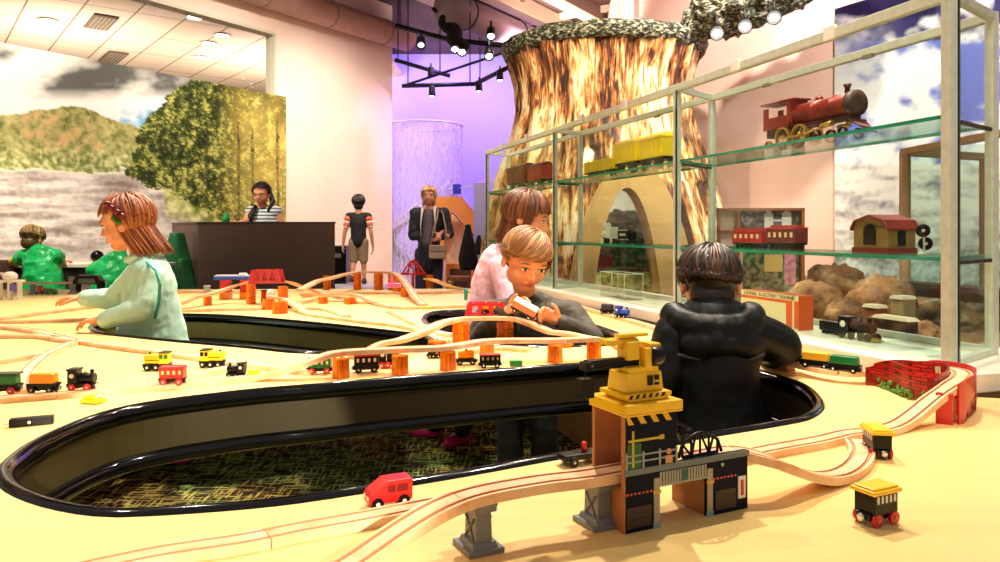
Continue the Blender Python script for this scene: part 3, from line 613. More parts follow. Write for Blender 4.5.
# ---- generic rolling stock (x forward, z up, origin on the wheels' contact)
def wheel(e, x, y, r, m_rim, m_hub, w=.006):
    b = MB(); s_ = 1 if y > 0 else -1
    b.lathe([(r*.9, 0), (r, .0012), (r, w-.0012), (r*.9, w)], (x, y, r), (0, s_, 0), 18); b.lathe([(r*.38, w), (r*.34, w+.0012), (.0002, w+.0015)], (x, y, r), (0, s_, 0), 10, mi=1)
    b.build('wheel', [m_rim, m_hub], e)
def rolling(name, px, py, rot, label, kind, c1, c2=None, wh=None, h=0.0, L_=.068, sc=1.0, group=None, cat='toy train', loc=None, detail=True, rim_hub=None, c3=None, flag=None):
    p = loc if loc is not None else T(px, py, h)
    e = empty(name, p, math.radians(rot), label, cat, group); e.scale = (sc, sc, sc)
    c2 = c2 or blk; c3 = c3 or blk; hub = rim_hub or steelm; W = .030; wm = wh or blk; l = L_
    b = MB(); b.box((0, 0, .012), (l, W*.72, .010)); ch = b.build('chassis', blk if kind != 'car' else c1, e, bevel=.001)
    r = .0085 if kind not in ('red4',) else .0095
    xs = [l*.30, -l*.30] if kind not in ('steam', 'diesel') else [l*.32, 0 if kind == 'diesel' else -l*.05, -l*.32]
    if flag == 'two': xs = [l*.30, -l*.28]
    for x in xs:
        for y in (W*.36, -W*.36): wheel(e, x, y, r, wm, hub)
    if kind != 'car':
        for x in (l/2, -l/2):
            s_ = 1 if x > 0 else -1
            b = MB(); b.lathe([(.0048, 0), (.0052, .002), (.0048, .0045), (.003, .005)], (x, 0, .011), (s_, 0, 0), 12); b.build('coupling_magnet', steelm, e)
    if kind == 'tender':       # boxy car with overhanging roof and window stripes
        b = MB(); b.box((0, 0, .028), (l*.86, W, .026)); bd = b.build('body', c1, e, bevel=.0012)
        for s_ in (-1, 1):
            w_ = MB()
            for k in range(5): w_.box((-l*.30+k*l*.15, s_*(W/2+.0003), .034), (.0035, .0012, .009))
            w_.build('window_print', whp, bd)
        b = MB(); b.box((0, 0, .0435), (l*1.02, W*1.22, .0055)); b.box((0, 0, .0475), (l*.92, W*1.0, .003)); b.build('roof', c2, e, bevel=.001)
    elif kind == 'coach':
        b = MB(); b.box((0, 0, .029), (l*.94, W*.92, .024)); bd = b.build('body', c1, e, bevel=.001)
        for s_ in (-1, 1):
            w_ = MB()
            for k in range(4): w_.box((-l*.33+k*l*.22, s_*(W*.46+.0003), .031), (.006, .0012, .009))
            w_.build('window_print', whp if c3 is blk else c3, bd)
        b = MB(); b.box((0, 0, .043), (l*1.0, W*1.08, .005), taper=.94); b.build('roof', c2, e, bevel=.0012)
    elif kind == 'steam':
        b = MB(); b.lathe([(.011, 0), (.0125, .003), (.0125, l*.52), (.011, l*.56)], (l*.5, 0, .028), (-1, 0, 0), 18); b.build('boiler', c1, e)
        b = MB(); b.box((-l*.28, 0, .033), (l*.34, W*.94, .030)); cb_ = b.build('cab', c1, e, bevel=.001)
        for s_ in (-1, 1):
            b = MB(); b.cyl((-l*.28, s_*W*.46, .035), (-l*.28, s_*(W*.47+.0012), .035), .0052, n=12); b.build('window_print', c3 if c3 is not blk else whp, cb_)
        b = MB(); b.box((-l*.28, 0, .049), (l*.42, W*1.05, .004)); b.build('roof', c2, e, bevel=.001)
        b = MB(); b.cyl((l*.38, 0, .036), (l*.38, 0, .048), .0035, .0045, n=12); b.build('funnel', blk, e)
        b = MB(); b.lathe([(.0042, 0), (.0042, .004), (.0015, .007)], (l*.12, 0, .038), n=10); b.build('dome', gyl if c3 is blk else c3, e)
        b = MB(); b.box((l*.5, 0, .011), (.003, W*.9, .008)); b.build('buffer_beam', c2 if c2 is not blk else blk, e)
    elif kind == 'diesel':
        b = MB(); b.box((l*.10, 0, .028), (l*.74, W*.86, .022)); bd = b.build('hood', c1, e, bevel=.005, seg=3)
        b = MB(); b.box((-l*.27, 0, .0295), (l*.36, W*.94, .026)); cb_ = b.build('cab', c1, e, bevel=.0015)
        for s_ in (-1, 1):
            b = MB()
            for k in (-1, 1): b.box((-l*.27+k*.0055, s_*(W*.47+.0004), .034), (.008, .0014, .010))
            b.build('window_print', mat('green_glass', rgb(60, 110, 50), .2) if flag == 'green' else blk, cb_)
            b = MB(); b.box((l*.14, s_*(W*.43+.0004), .026), (l*.5, .0012, .0016)); b.build('side_line', blk, bd)
        b = MB(); b.box((-l*.27, 0, .0435), (l*.37, W*.96, .003)); b.build('roof', blk, e, bevel=.001)
        b = MB(); b.cyl((l*.30, 0, .038), (l*.30, 0, .044), .0025, n=8); b.build('exhaust', blk, e)
    elif kind == 'tank':
        b = MB(); b.lathe([(.010, 0), (.0125, .003), (.0125, l*.72), (.010, l*.78)], (-l*.39, 0, .029), (1, 0, 0), 18); b.build('tank', c1, e)
        b = MB(); b.lathe([(.004, 0), (.004, .003)], (0, 0, .041), n=10); b.build('hatch', c2, e)
    elif kind == 'wagon':
        b = MB(); b.box((0, 0, .0195), (l*.98, W*.95, .006)); b.build('tray', blk, e, bevel=.001)
        b = MB(); b.box((0, 0, .033), (l*.86, W*.9, .024), taper=.94); b.build('cargo', c1, e, bevel=.004, seg=3)
        if c2 is not blk: b = MB(); b.box((0, 0, .046), (l*.95, W, .004)); b.build('roof', c2, e, bevel=.001)
    elif kind == 'car':
        b = MB(); b.prism([(l*.5, .008), (l*.5, .018), (l*.44, .024), (l*.10, .038), (-l*.5, .038), (-l*.5, .010), (-l*.46, .008)], -W*.5, W*.5); bd = b.build('body', c1, e, bevel=.0022, seg=3)
        for s_ in (-1, 1):
            b = MB(); b.prism([(l*.08, .022), (l*.06, .032), (-l*.10, .032), (-l*.10, .022)], s_*W*.5-.0006, s_*W*.5+.0006); b.prism([(-l*.14, .022), (-l*.14, .032), (-l*.38, .032), (-l*.38, .022)], s_*W*.5-.0006, s_*W*.5+.0006); b.build('window_print', mat('dark_red_window', rgb(120, 14, 20), .2), bd)
        b = MB()
        for y in (-.009, .009): b.cyl((l*.49, y, .016), (l*.505, y, .016), .0028, n=10)
        b.build('headlight', whp, bd)
    return e
hubw = whp
rolling('toy_engine', 876, 522, 205, 'black toy railcar with yellow overhanging roof and red wheels alone at the bottom right', 'tender', blk, yel, red, rim_hub=mat('hub_copper', rgb(225, 120, 90), .3, .4), L_=.050, sc=1.02)
e = rolling('toy_engine', 877, 455, -97, 'black toy engine with yellow roof standing beside the track switch, red wheels on its left', 'tender', blk, yel, red, L_=.060)
rolling('toy_car', 388, 505, 205, 'red wooden toy car with black wheels by the opening edge', 'car', red, wh=blk, rim_hub=whp, L_=.062, cat='toy car')
tr_h = .009
rolling('toy_engine', 82, 390, 3, 'black toy steam engine with red wheels at the head of the left train', 'steam', blk, blk, red, h=tr_h, L_=.060, rim_hub=mat('hub_pink', rgb(250, 180, 160), .3), flag='two')
rolling('toy_wagon', 44, 392.5, 3, 'toy wagon with orange yellow load behind the black engine', 'wagon', orn, None, blk, h=tr_h, L_=.066)
rolling('toy_wagon', 5, 393.5, 3, 'green toy wagon with dark roof cut by the left photo edge', 'wagon', grn, mat('dark_green', rgb(40, 50, 36), .4), red, h=tr_h, L_=.070)
rolling('toy_coach', 173, 384.5, 5, 'red toy coach with pale windows and red wheels on the left track', 'coach', red, red, red, h=tr_h, L_=.060, c3=mat('pale_window', rgb(250, 190, 120), .4), rim_hub=mat('hub_pink', rgb(250, 180, 160), .3))
rolling('toy_engine', 158, 370, 185, 'yellow toy diesel engine with green windows behind the red coach', 'diesel', yel, None, blk, sc=1.12, L_=.064, rim_hub=whp, flag='green')
rolling('toy_engine', 213, 367, -4, 'yellow toy diesel engine with black windows right of the red coach', 'diesel', yel, None, blk, sc=1.12, L_=.062, rim_hub=whp)
rolling('toy_engine', 237, 377.5, 175, 'low black toy engine beside the small yellow block', 'steam', blk, None, blk, L_=.062, sc=.78)
rolling('toy_engine', 320, 373.5, 4, 'green toy engine with teal roof and red wheels behind the rising track', 'coach', grn, mat('teal_paint', rgb(90, 190, 150), .4), red, L_=.064, sc=1.0)
rolling('toy_engine', 366, 372, 14, 'black and red toy engine with white dashes between two amber pillars', 'coach', blk, red, blk, L_=.062, c3=whp, sc=1.1)
rolling('toy_engine', 388, 367.5, 14, 'small black toy engine behind the dashed one', 'steam', blk, red, red, L_=.055, sc=1.1)
rolling('toy_wagon', 466, 364.5, 5, 'orange toy tank wagon behind the amber pillars', 'tank', orn, blk, blk, L_=.060)
rolling('toy_engine', 490, 367.5, 6, 'black toy engine with red top left of the green block', 'coach', blk, red, blk, L_=.072, c3=gyl, sc=.86)
rolling('toy_engine', 434, 358, 5, 'black toy engine end peeping out behind the front raised track', 'steam', blk, None, blk, L_=.05, sc=.8)
rolling('toy_wagon', 489, 306, 5, 'yellow toy tank wagon crossing the red toy bridge', 'tank', yel, None, blk, L_=.062, loc=T(489, 314.5, .086), sc=.9)
rolling('toy_engine', 580, 321, 60, 'small red toy engine with black wheels right of the seated boy', 'steam', red, red, blk, L_=.05, sc=.95)
def on_run(S, px):
    return min(S, key=lambda p: abs(500+p.x/p.y*F-px))
for px, nm, kd, c, c2, lb in [(607, 'toy_wagon', 'wagon', mat('dark_grey_toy', rgb(50, 46, 60), .4), None, 'dark toy tender coupled to the blue engine'), (622, 'toy_engine', 'steam', blu, blu, 'blue toy steam engine on the track along the showcase')]:
    p = on_run(K, px); rolling(nm, 0, 0, -47, lb, kd, c, c2, blk, loc=p+Vector((0, 0, -.003)), L_=.066, rim_hub=whp)
for px, nm, kd, c, lb in [(789, 'toy_wagon', 'wagon', mat('amber_yellow', rgb(250, 190, 30), .35), 'yellow toy wagon nearest the black jacket sleeve'), (815, 'toy_wagon', 'wagon', mat('amber_yellow2', rgb(235, 175, 40), .35), 'darker yellow toy wagon in the middle of the showcase train'), (844.5, 'toy_wagon', 'wagon', mat('deep_green', rgb(12, 110, 52), .35), 'green toy wagon at the right end of the showcase train')]:
    c_ = on_run(G[len(G)//2:], px); rolling(nm, 0, 0, -42, lb, kd, c, None, blk, loc=c_+Vector((0, 0, -.003)), L_=.086, rim_hub=whp, sc=.92)
p = T(787, 371); b = MB(); b.box((p.x, p.y, TZ+.010), (.03, .03, .019), rz=.3); tag(b.build('support_block', mat('brown_block', rgb(150, 92, 60), .5), bevel=.002), 'small brown block propping the track of the showcase train', 'toy block')
def block(name, px, py, sz, rz, m, label, cat='toy block', h=0, bev=.003):
    p = T(px, py, h); b = MB(); b.box((p.x, p.y, p.z+sz[2]/2), sz, rz=rz); o = b.build(name, m, bevel=bev); tag(o, label, cat); return o
o = block('toy_block', 32, 425, (.075, .018, .016), .42, blk, 'long black wooden toy car lying on its side near the opening edge', 'toy train', bev=.0015)
p = T(32, 425); 
b = MB(); b.box((p.x-.004, p.y-.0095, TZ+.0075), (.078, .002, .002), rz=.42); b.lathe([(.004, 0), (.003, .002)], (p.x+.001, p.y-.010, TZ+.008), (.4, -.9, 0), 10); b.build('axle_hub', steelm, o)
def wedge_roof(px, py, label):
    p = T(px, py); b = MB(); b.box((p.x, p.y, TZ+.006), (.05, .032, .007), rz=-.35, taper=.9); b.box((p.x, p.y, TZ+.013), (.036, .024, .007), rz=-.35, taper=.8); tag(b.build('toy_roof', yel, bevel=.0015), label, 'toy part')
wedge_roof(93, 403, 'loose yellow toy roof lying in front of the black steam engine')
block('toy_block', 254, 379, (.028, .026, .026), .1, yel, 'small yellow block at the foot of the rising front track')
block('toy_block', 516, 366, (.036, .02, .017), .05, grn, 'green block between the amber pillars')
block('toy_block', 426, 309, (.05, .03, .013), .1, mat('tan_yellow', rgb(235, 205, 90), .5), 'flat tan block near the left end of the boy\'s opening')
block('toy_block', 435, 347, (.036, .02, .018), .1, yel, 'yellow block glimpsed behind the two raised tracks', h=.0)
block('toy_block', 700, 331, (.03, .02, .015), .6, red, 'small red block left of the black jacket hood')
block('toy_block', 572, 360, (.02, .02, .04), .2, red, 'red block behind the right amber pillars') if False else None
rolling('toy_car', 51, 294.5, 5, 'small green toy car on the far left of the table before the dark pillars', 'car', grn, wh=blk, L_=.07, cat='toy car')
rolling('toy_engine', 424, 287.5, 10, 'tiny black and yellow toy engine at the far table edge', 'steam', blk, yel, yel, L_=.05, loc=T(452, 289))
# items at the far left edge
p = T(10, 300); e = empty('toy_station', p, .1, 'white toy crane tower with blue and purple panels at the left edge', 'toy building')
b = MB(); 
for x in (-.05, .0, .05): b.box((x, 0, .05), (.016, .03, .10))
b.box((0, 0, .104), (.14, .05, .012)); b.build('frame', whp, e, bevel=.002)
b = MB(); b.ell((0, 0, .13), (.04, .03, .028)); b.build('dome', whp, e)
b = MB(); b.box((.025, -.017, .07), (.036, .004, .04)); b.build('panel', mat('violet_print', rgb(120, 100, 200), .4), e)
rolling('toy_engine', 40, 292, 100, 'red and black toy engine facing the viewer at the left edge', 'steam', red, blk, blk, loc=T(41, 294), L_=.06)
p = T(89, 292); e = empty('tunnel_arch', p, .05, 'black toy bridge with rounded top left of the mint girl', 'toy bridge')
b = MB(); b.prism([(-.085, 0), (-.085, .07), (-.06, .105), (.06, .105), (.085, .07), (.085, 0), (.06, 0), (.06, .05), (-.06, .05), (-.06, 0)], -.03, .03); b.build('arch', blk, e, bevel=.003)
b = MB(); b.prism([(-.055, .055), (.055, .055), (.045, .085), (-.045, .085)], -.034, -.03); b.build('side_panel', mat('grey_green', rgb(110, 116, 100), .6), e)
# far red bridge with blue-white platform
def red_bridge(p, rz, l, h, label, s=1, letter=False):
    e = empty('toy_bridge', p, rz, label, 'toy bridge')
    for y in (-.03*s, .03*s):
        b = MB(); out = [(-l/2, 0), (l/2, 0), (l/2-.012*s, h), (-l/2+.012*s, h)]; n = 3; holes = []
        for k in range(n):
            x0 = -l/2+.018*s+(l-.036*s)*k/n; x1 = -l/2+.018*s+(l-.036*s)*(k+1)/n
            holes.append([(x0+.005*s, h*.22), (x1-.005*s, h*.22), (x1-.009*s, h*.80), (x0+.009*s, h*.80)])
        b.prism(out, y-.003*s, y+.003*s, holes=holes); b.build('side_truss', red, e, bevel=.0006)
    b = MB(); b.box((0, 0, .003), (l, .06*s, .005)); b.build('deck', red, e)
    for x in (-l*.3, 0, l*.3):
        b = MB(); b.box((x, 0, h-.002), (.006*s, .06*s, .004)); b.build('cross_bar', red, e)
    return e
p = T(486, 316.5, .078); red_bridge(p+Vector((0, 0, .0)), -.03, .150, .050, 'red plastic toy bridge in front of the seated boy')
p = T(267, 283, .11); red_bridge(p, .02, .17, .07, 'far red toy bridge with sloping ends beside the blue platform', 1.3)
p = T(236, 299); e = empty('toy_platform', p, .03, 'blue and white toy platform roof on red legs left of the far red bridge', 'toy building')
b = MB(); b.box((0, 0, .118), (.22, .10, .016)); b.build('roof', blu, e, bevel=.003); b = MB(); b.box((-.02, 0, .130), (.18, .06, .008)); b.cyl((.04, 0, .13), (.04, 0, .145), .022, n=14); b.build('roof_light', whp, e)
for x in (-.055, .055):
    b = MB(); b.box((x, 0, .075), (.05, .06, .07)); b.build('pillar', red, e, bevel=.003); b = MB(); b.box((x, 0, .02), (.052, .07, .04)); b.build('foot', amb, e, bevel=.003)
p = T(268, 302); rolling('toy_engine', 0, 0, 80, 'dark red toy engine standing under the far red bridge', 'steam', red, blk, blk, loc=p, L_=.07, sc=1.3)
p = T(307, 300); b = MB()
for q in range(2): pass
p = T(270, 297, .05); b = MB(); b.ell(p+Vector((0, 0, .02)), (.018, .018, .02)); b.cyl(p+Vector((0, 0, -.0)), p+Vector((0, 0, .01)), .02, n=12); tag(b.build('toy_lamp', whp), 'little white knob at the end of the pale ramp under the far red bridge', 'toy part')
p = T(207, 293.5); b = MB(); b.box(p+Vector((0, 0, .02)), (.03, .03, .04)); b.box(p+Vector((0, -.0, .045)), (.036, .036, .008)); tag(b.build('signal_box', mat('grey_white', rgb(180, 185, 190), .5), bevel=.003), 'tiny grey white signal box at the far table edge', 'toy part')
p = T(293, 308); b = MB(); b.box(p+Vector((0, 0, .013)), (.05, .03, .026)); tag(b.build('toy_block', blk, bevel=.004), 'black block right of the broad amber pillar', 'toy block')
# red trestle tower
p = T(413, 288); e = empty('toy_bridge', p, .1, 'red lattice toy trestle in front of the dark-coated woman', 'toy bridge'); e.scale = (.72, 1, .95)
for y in (-.03, .03):
    b = MB(); b.tube([(-.1, y, .10), (-.04, y, .17), (0, y, .20), (.04, y, .17), (.11, y, .10)], .007, 6); b.tube([(-.11, y, .10), (.12, y, .10)], .007, 6)
    for x in (-.04, 0, .04): b.tube([(x, y, .10), (x, y, .18)], .005, 5)
    b.tube([(-.07, y, .10), (0, y, .19)], .005, 5); b.tube([(.07, y, .10), (0, y, .19)], .005, 5); b.tube([(-.04, y, .17), (.04, y, .10)], .005, 5); b.build('lattice_side', red, e)
b = MB(); b.box((-.0, 0, .05), (.03, .05, .10)); b.build('tower_leg', red, e, bevel=.003)
b = MB(); b.box((0, 0, .10), (.22, .06, .008)); b.build('deck', red, e)
p = T(394, 288, .12); b = MB(); b.box(p+Vector((0, 0, .012)), (.06, .03, .02)); b.cyl(p+Vector((-.01, 0, .02)), p+Vector((-.01, 0, .055)), .008, .004, n=8); tag(b.build('toy_wagon', mat('pink_toy', rgb(240, 110, 170), .4), bevel=.004), 'pink toy wagon on top of the high run left of the red trestle', 'toy train')
p = T(466, 300); b = MB(); b.box(p+Vector((0, 0, .02)), (.02, .02, .04)); b.ell(p+Vector((0, 0, .05)), (.014, .014, .018)); tag(b.build('toy_figure', mat('teal_toy', rgb(60, 170, 170), .4)), 'tiny teal toy figure beside the seated boy\'s sleeve', 'toy figure')
# dark coupler toy by the station and steel ball
p = T(581, 463); e = empty('toy_wagon', p, .45, 'flat black toy wagon with a red peg behind the raised track', 'toy train')
b = MB(); b.box((0, 0, .014), (.075, .028, .010)); b.build('tray', blk, e, bevel=.002); b = MB(); b.cyl((.006, 0, .018), (.006, 0, .034), .005, .004, n=10); b.build('peg', red, e)
for x in (-.022, .022):
    for y in (.011, -.011): wheel(e, x, y, .008, blk, steelm)
rolling('toy_engine', 662, 497, 60, 'black toy engine parked under the arch of the crane station', 'steam', blk, None, blk, loc=bl(.078, .09, 0), L_=.06, sc=.9)
# ---- red bridge ramp at right
def follow(S, a, b): return [p for p in S if a <= 500+p.x/p.y*F <= b]
i_hi = max(range(len(G)), key=lambda i: G[i].z); n = len(G)
seg = [i for i in range(n) if G[i].z > TZ+.066]
A0, A1 = seg[0], seg[-1]
e = tbl_br = empty('brick_bridge', (G[A0].x, G[A0].y, TZ), 0, 'red plastic brick patterned curved bridge ramp at the right under the showcase post', 'toy bridge', local=False)
S = G[A0:A1+1]; brm = new_mat('red_brick_print')
m, nt, N, L, b0 = brm
tc = N.new('ShaderNodeTexCoord'); br = N.new('ShaderNodeTexBrick'); br.inputs['Scale'].default_value = 1; br.inputs['Brick Width'].default_value = .02; br.inputs['Row Height'].default_value = .0075; br.inputs['Mortar Size'].default_value = .0012
br.inputs['Color1'].default_value = (*rgb(205, 28, 26), 1); br.inputs['Color2'].default_value = (*rgb(120, 12, 14), 1); br.inputs['Mortar'].default_value = (*rgb(90, 10, 12), 1)
mp = N.new('ShaderNodeMapping'); mp.inputs['Rotation'].default_value = (PI/2, 0, 0); L.new(tc.outputs['Object'], mp.inputs[0]); L.new(mp.outputs[0], br.inputs['Vector']); L.new(br.outputs[0], b0.inputs['Base Color']); b0.inputs['Roughness'].default_value = .3
brickm = m
b = MB(); b.sweep([(-.026, -.013), (-.026, -.02), (.026, -.02), (.026, -.013)], S); b.build('bridge_bed', red, e)
def side(S, off, zt, zb_fn, name, m_, hh=None):
    b = MB(); top = []; bot = []
    for i, p in enumerate(S):
        t = (S[min(i+1, len(S)-1)]-S[max(i-1, 0)]); t.z = 0; t.normalize(); sd = t.cross(Vector((0, 0, 1)))
        top.append((p+sd*off+Vector((0, 0, zt)), p+sd*(off+.004*(1 if off > 0 else -1))+Vector((0, 0, zt)))); zb = zb_fn(i, len(S), p)
        bot.append((Vector((top[-1][0].x, top[-1][0].y, zb)), Vector((top[-1][1].x, top[-1][1].y, zb))))
    vs = []; fs = []
    for i in range(len(S)): vs += [top[i][0], top[i][1], bot[i][1], bot[i][0]]
    for i in range(len(S)-1):
        for q in range(4): fs.append((i*4+q, i*4+(q+1) % 4, (i+1)*4+(q+1) % 4, (i+1)*4+q))
    fs += [(3, 2, 1, 0), tuple((len(S)-1)*4+q for q in range(4))]
    b.add(vs, fs); return b.build(name, m_, e)
def archz(i, n_, p):
    t = i/(n_-1); k = abs(((t*2.0) % 1)-.5)*2
    return TZ if k > .72 else TZ+.048*math.sqrt(max(0, 1-(k/.72)**2))
side(S, .022, .010, archz, 'outer_wall', red)
S2 = G[A0:A0+int((n-A0)*.52)]
side(S2, -.022, .012, lambda i, n_, p: TZ if i > len(S)*.45 else TZ+.045, 'brick_wall', brickm)
for q in (0, len(S)//3):
    p = S[q]; c = MB(); c.box((p.x, p.y, TZ+.03), (.05, .03, .062), rz=.9); c.build('bridge_pier', red, e, bevel=.002)
c = MB()
for k in range(34):
    i = int(len(S)*.62+k*(len(S2)-len(S)*.62)/34*.7); i = min(i, len(S2)-2); p = S2[i]; t = (S2[i+1]-p); t.z = 0; t.normalize(); sd = t.cross(Vector((0, 0, 1)))*-1
    for r_ in range(2): c.ell(p*1+sd*.029+Vector((random.uniform(-.004, .004), random.uniform(-.003, .003), TZ-p.z+random.uniform(.002, .022)*(1 if r_ else .4))), (.006, .004, .006), n=6)
c.build('printed_bushes', mat('bush_green', rgb(90, 130, 40), .5), e)
p = S2[int(len(S)*.66)]; c = MB(); c.box((p.x-.02, p.y-.016, TZ+.035), (.004, .004, .07)); c.box((p.x-.026, p.y-.018, TZ+.075), (.010, .003, .014)); c.build('signal_post', mat('cream_plastic', rgb(230, 215, 170), .4), e)
# ================================================================== SHOWCASE
CD = Vector((-.312, .950, 0)).normalized(); CNn = Vector((CD.y, -CD.x, 0))     # away along the front, and to the back of the case
F3 = J(677.5, 313, 3.02); ZB = F3.z; ZT_ = J(677.5, 85.4, 3.02).z
fr = {4: Vector((1.090, 1.82, 0)), 3: Vector((.713, 3.02, 0)), 2: Vector((.315, 4.29, 0)), 1: Vector((-.093, 5.5, 0))}
rp = {4: Vector((1.318, 2.01, 0)), 3: Vector((.916, 3.24, 0)), 2: Vector((.475, 4.43, 0)), 1: Vector((.066, 5.70, 0))}
alu = mat('brushed_aluminium', rgb(216, 218, 202), .4, .35, var=.08, scale=40); gedge = mat('green_glass_edge', rgb(46, 150, 120), .15, emit=None)
paneg = glass_mat('showcase_glass', (.95, .985, .965), .7); shg = glass_mat('shelf_glass', (.86, .96, .92), .9)
sc_ = empty('glass_showcase', (.9, 2.6, 0), 0, 'long glass showcase with aluminium posts on a white ledge right of the table', 'display case', local=False)
RC = Matrix((CD, CNn, Vector((0, 0, 1)))).transposed()
def V(p, z): return Vector((p.x, p.y, z))
def bar(a, b, w, h, name='rail', m=None, par=None, bev=.002):
    mb = MB(); a = Vector(a); b = Vector(b); d = (b-a); c = (a+b)/2; x = d.normalized(); y = Vector((0, 0, 1)).cross(x)
    if y.length < .01: y = Vector((0, 1, 0))
    y.normalize(); z = x.cross(y); R = Matrix((x, y, z)).transposed(); mb.box(c, (d.length, w, h), R=R); return mb.build(name, m or alu, par or sc_, bevel=bev)
for k in (1, 2, 3, 4):
    for P, n_ in ((fr[k], 'post'), (rp[k], 'rear_post')):
        mb = MB(); wd = .024 if not (k == 4 and n_ == 'post') else .026
        mb.box(V(P+CNn*.0, (ZB+ZT_)/2), (wd, wd, ZT_-ZB), R=RC); po = mb.build(n_, alu, sc_, bevel=.002)
    bar(V(fr[k], ZT_-.012), V(rp[k], ZT_-.012), .02, .024, 'top_tie'); bar(V(fr[k], ZB+.008), V(rp[k], ZB+.008), .02, .016, 'base_tie')
    if k > 1 or True:
        bar(V(fr[k], CZ+.285-.014), V(rp[k], CZ+.285-.014), .012, .010, 'shelf_bracket', darkm); bar(V(fr[k], CZ-.064-.014), V(rp[k], CZ-.064-.014), .012, .010, 'shelf_bracket', darkm)
for a, b_ in ((4, 3), (3, 2), (2, 1)):
    bar(V(fr[a], ZT_-.012), V(fr[b_], ZT_-.012), .024, .030, 'front_rail'); bar(V(rp[a], ZT_-.012), V(rp[b_], ZT_-.012), .024, .026, 'back_rail')
    bar(V(rp[a], ZB+.01), V(rp[b_], ZB+.01), .02, .02, 'sill')
    mb = MB(); q = [fr[a]-CNn*.015, fr[b_]-CNn*.015]; d = (q[1]-q[0]).normalized()*.016
    mb.box(V((q[0]+q[1])/2, (ZB+ZT_)/2-.01), ((q[1]-q[0]).length-.03, .005, ZT_-ZB-.03), R=RC); pn = mb.build('glass_door', paneg, sc_)
    mb = MB(); mb.box(V(q[1]-d*1.2, (ZB+ZT_)/2-.01), (.005, .006, ZT_-ZB-.03), R=RC); mb.build('glass_edge', mat('dark_gasket', rgb(14, 30, 28), .3), pn)
    for zz, nm in ((CZ+.285, 'glass_shelf'), (CZ-.064, 'glass_shelf')):
        mb = MB(); i0, i1 = fr[a]+CD*.02, fr[b_]-CD*.02; r0, r1 = rp[a]+CD*.02, rp[b_]-CD*.02
        t_ = .010; vs = [V(p, zz-t_) for p in (i0, i1, r1, r0)]+[V(p, zz) for p in (i0, i1, r1, r0)]
        mb.add(vs, [(3, 2, 1, 0), (4, 5, 6, 7)], 0); mb.add(vs, [(0, 1, 5, 4), (1, 2, 6, 5), (2, 3, 7, 6), (3, 0, 4, 7)], 1)
        mb.build(nm, [shg, gedge], sc_)
    mb = MB(); mb.box(V((rp[a]+rp[b_])/2, (ZB+ZT_)/2), ((rp[a]-rp[b_]).length-.03, .005, ZT_-ZB-.03), R=RC); mb.build('back_glass', paneg, sc_)
mb = MB(); a, b_ = fr[4]-CD*.012, rp[4]; c = (a+b_)/2; x = (b_-a).normalized(); R = Matrix((x, Vector((0, 0, 1)).cross(x), Vector((0, 0, 1)))).transposed()
mb.box(V(c, (ZB+ZT_)/2), ((b_-a).length, .006, ZT_-ZB-.02), R=R); eg = mb.build('end_glass', paneg, sc_)
mb = MB(); mb.box(V(a+x*.028, (ZB+ZT_)/2), (.010, .010, ZT_-ZB-.02), R=R); mb.build('glass_edge', mat('deep_green_edge', rgb(8, 52, 42), .15), eg)
# hinge clips on the rails
for (px, py, t_) in [(740, 66, 0), (835, 33, 0), (585, 117, 0), (627, 103, 0), (505, 145, 0), (529, 137, 0)]:
    # walk along the front rail to that column
    k = (px-500)/F; P0 = fr[3]; t = (k*P0.y-P0.x)/(CD.x-k*CD.y); P = P0+CD*t
    mb = MB(); mb.box(V(P-CNn*.018, ZT_-.008), (.045, .012, .042), R=RC); mb.build('door_clip', mat('clip_white', rgb(236, 226, 218), .4), sc_, bevel=.002)
for (px) in (770, 872, 610, 660):
    k = (px-500)/F; P0 = rp[3]; t = (k*P0.y-P0.x)/(CD.x-k*CD.y); P = P0+CD*t
    mb = MB(); mb.box(V(P-CNn*.016, ZT_-.028), (.04, .012, .012), R=RC); mb.build('small_clip', mat('clip_dark', rgb(130, 124, 90), .4), sc_)
# base with white ledge
mb = MB(); A = fr[4]-CD*.09-CNn*.055; B_ = fr[1]+CD*.15-CNn*.055; Dp = .46
vs = []
for z in (ZB-.045, ZB): vs += [V(A, z), V(B_, z), V(B_+CNn*Dp, z), V(A+CNn*Dp, z)]
base = empty('showcase_base', V((A+B_)/2, 0), 0, 'white topped base cabinet carrying the glass showcase beside the train table', 'cabinet', local=False)
mb.add(vs, [(3, 2, 1, 0), (4, 5, 6, 7), (0, 1, 5, 4), (1, 2, 6, 5), (2, 3, 7, 6), (3, 0, 4, 7)]); mb.build('ledge', mat('ledge_white', rgb(246, 236, 220), .35), base, bevel=.003)
mb = MB(); vs = []
for z in (0, ZB-.045): vs += [V(A+CNn*.03+CD*.02, z), V(B_+CNn*.03, z), V(B_+CNn*Dp, z), V(A+CNn*Dp+CD*.02, z)]
mb.add(vs, [(3, 2, 1, 0), (4, 5, 6, 7), (0, 1, 5, 4), (1, 2, 6, 5), (2, 3, 7, 6), (3, 0, 4, 7)]); mb.build('cabinet_body', mat('maple_panel', rgb(196, 150, 96), .5, var=.1, scale=8), base)
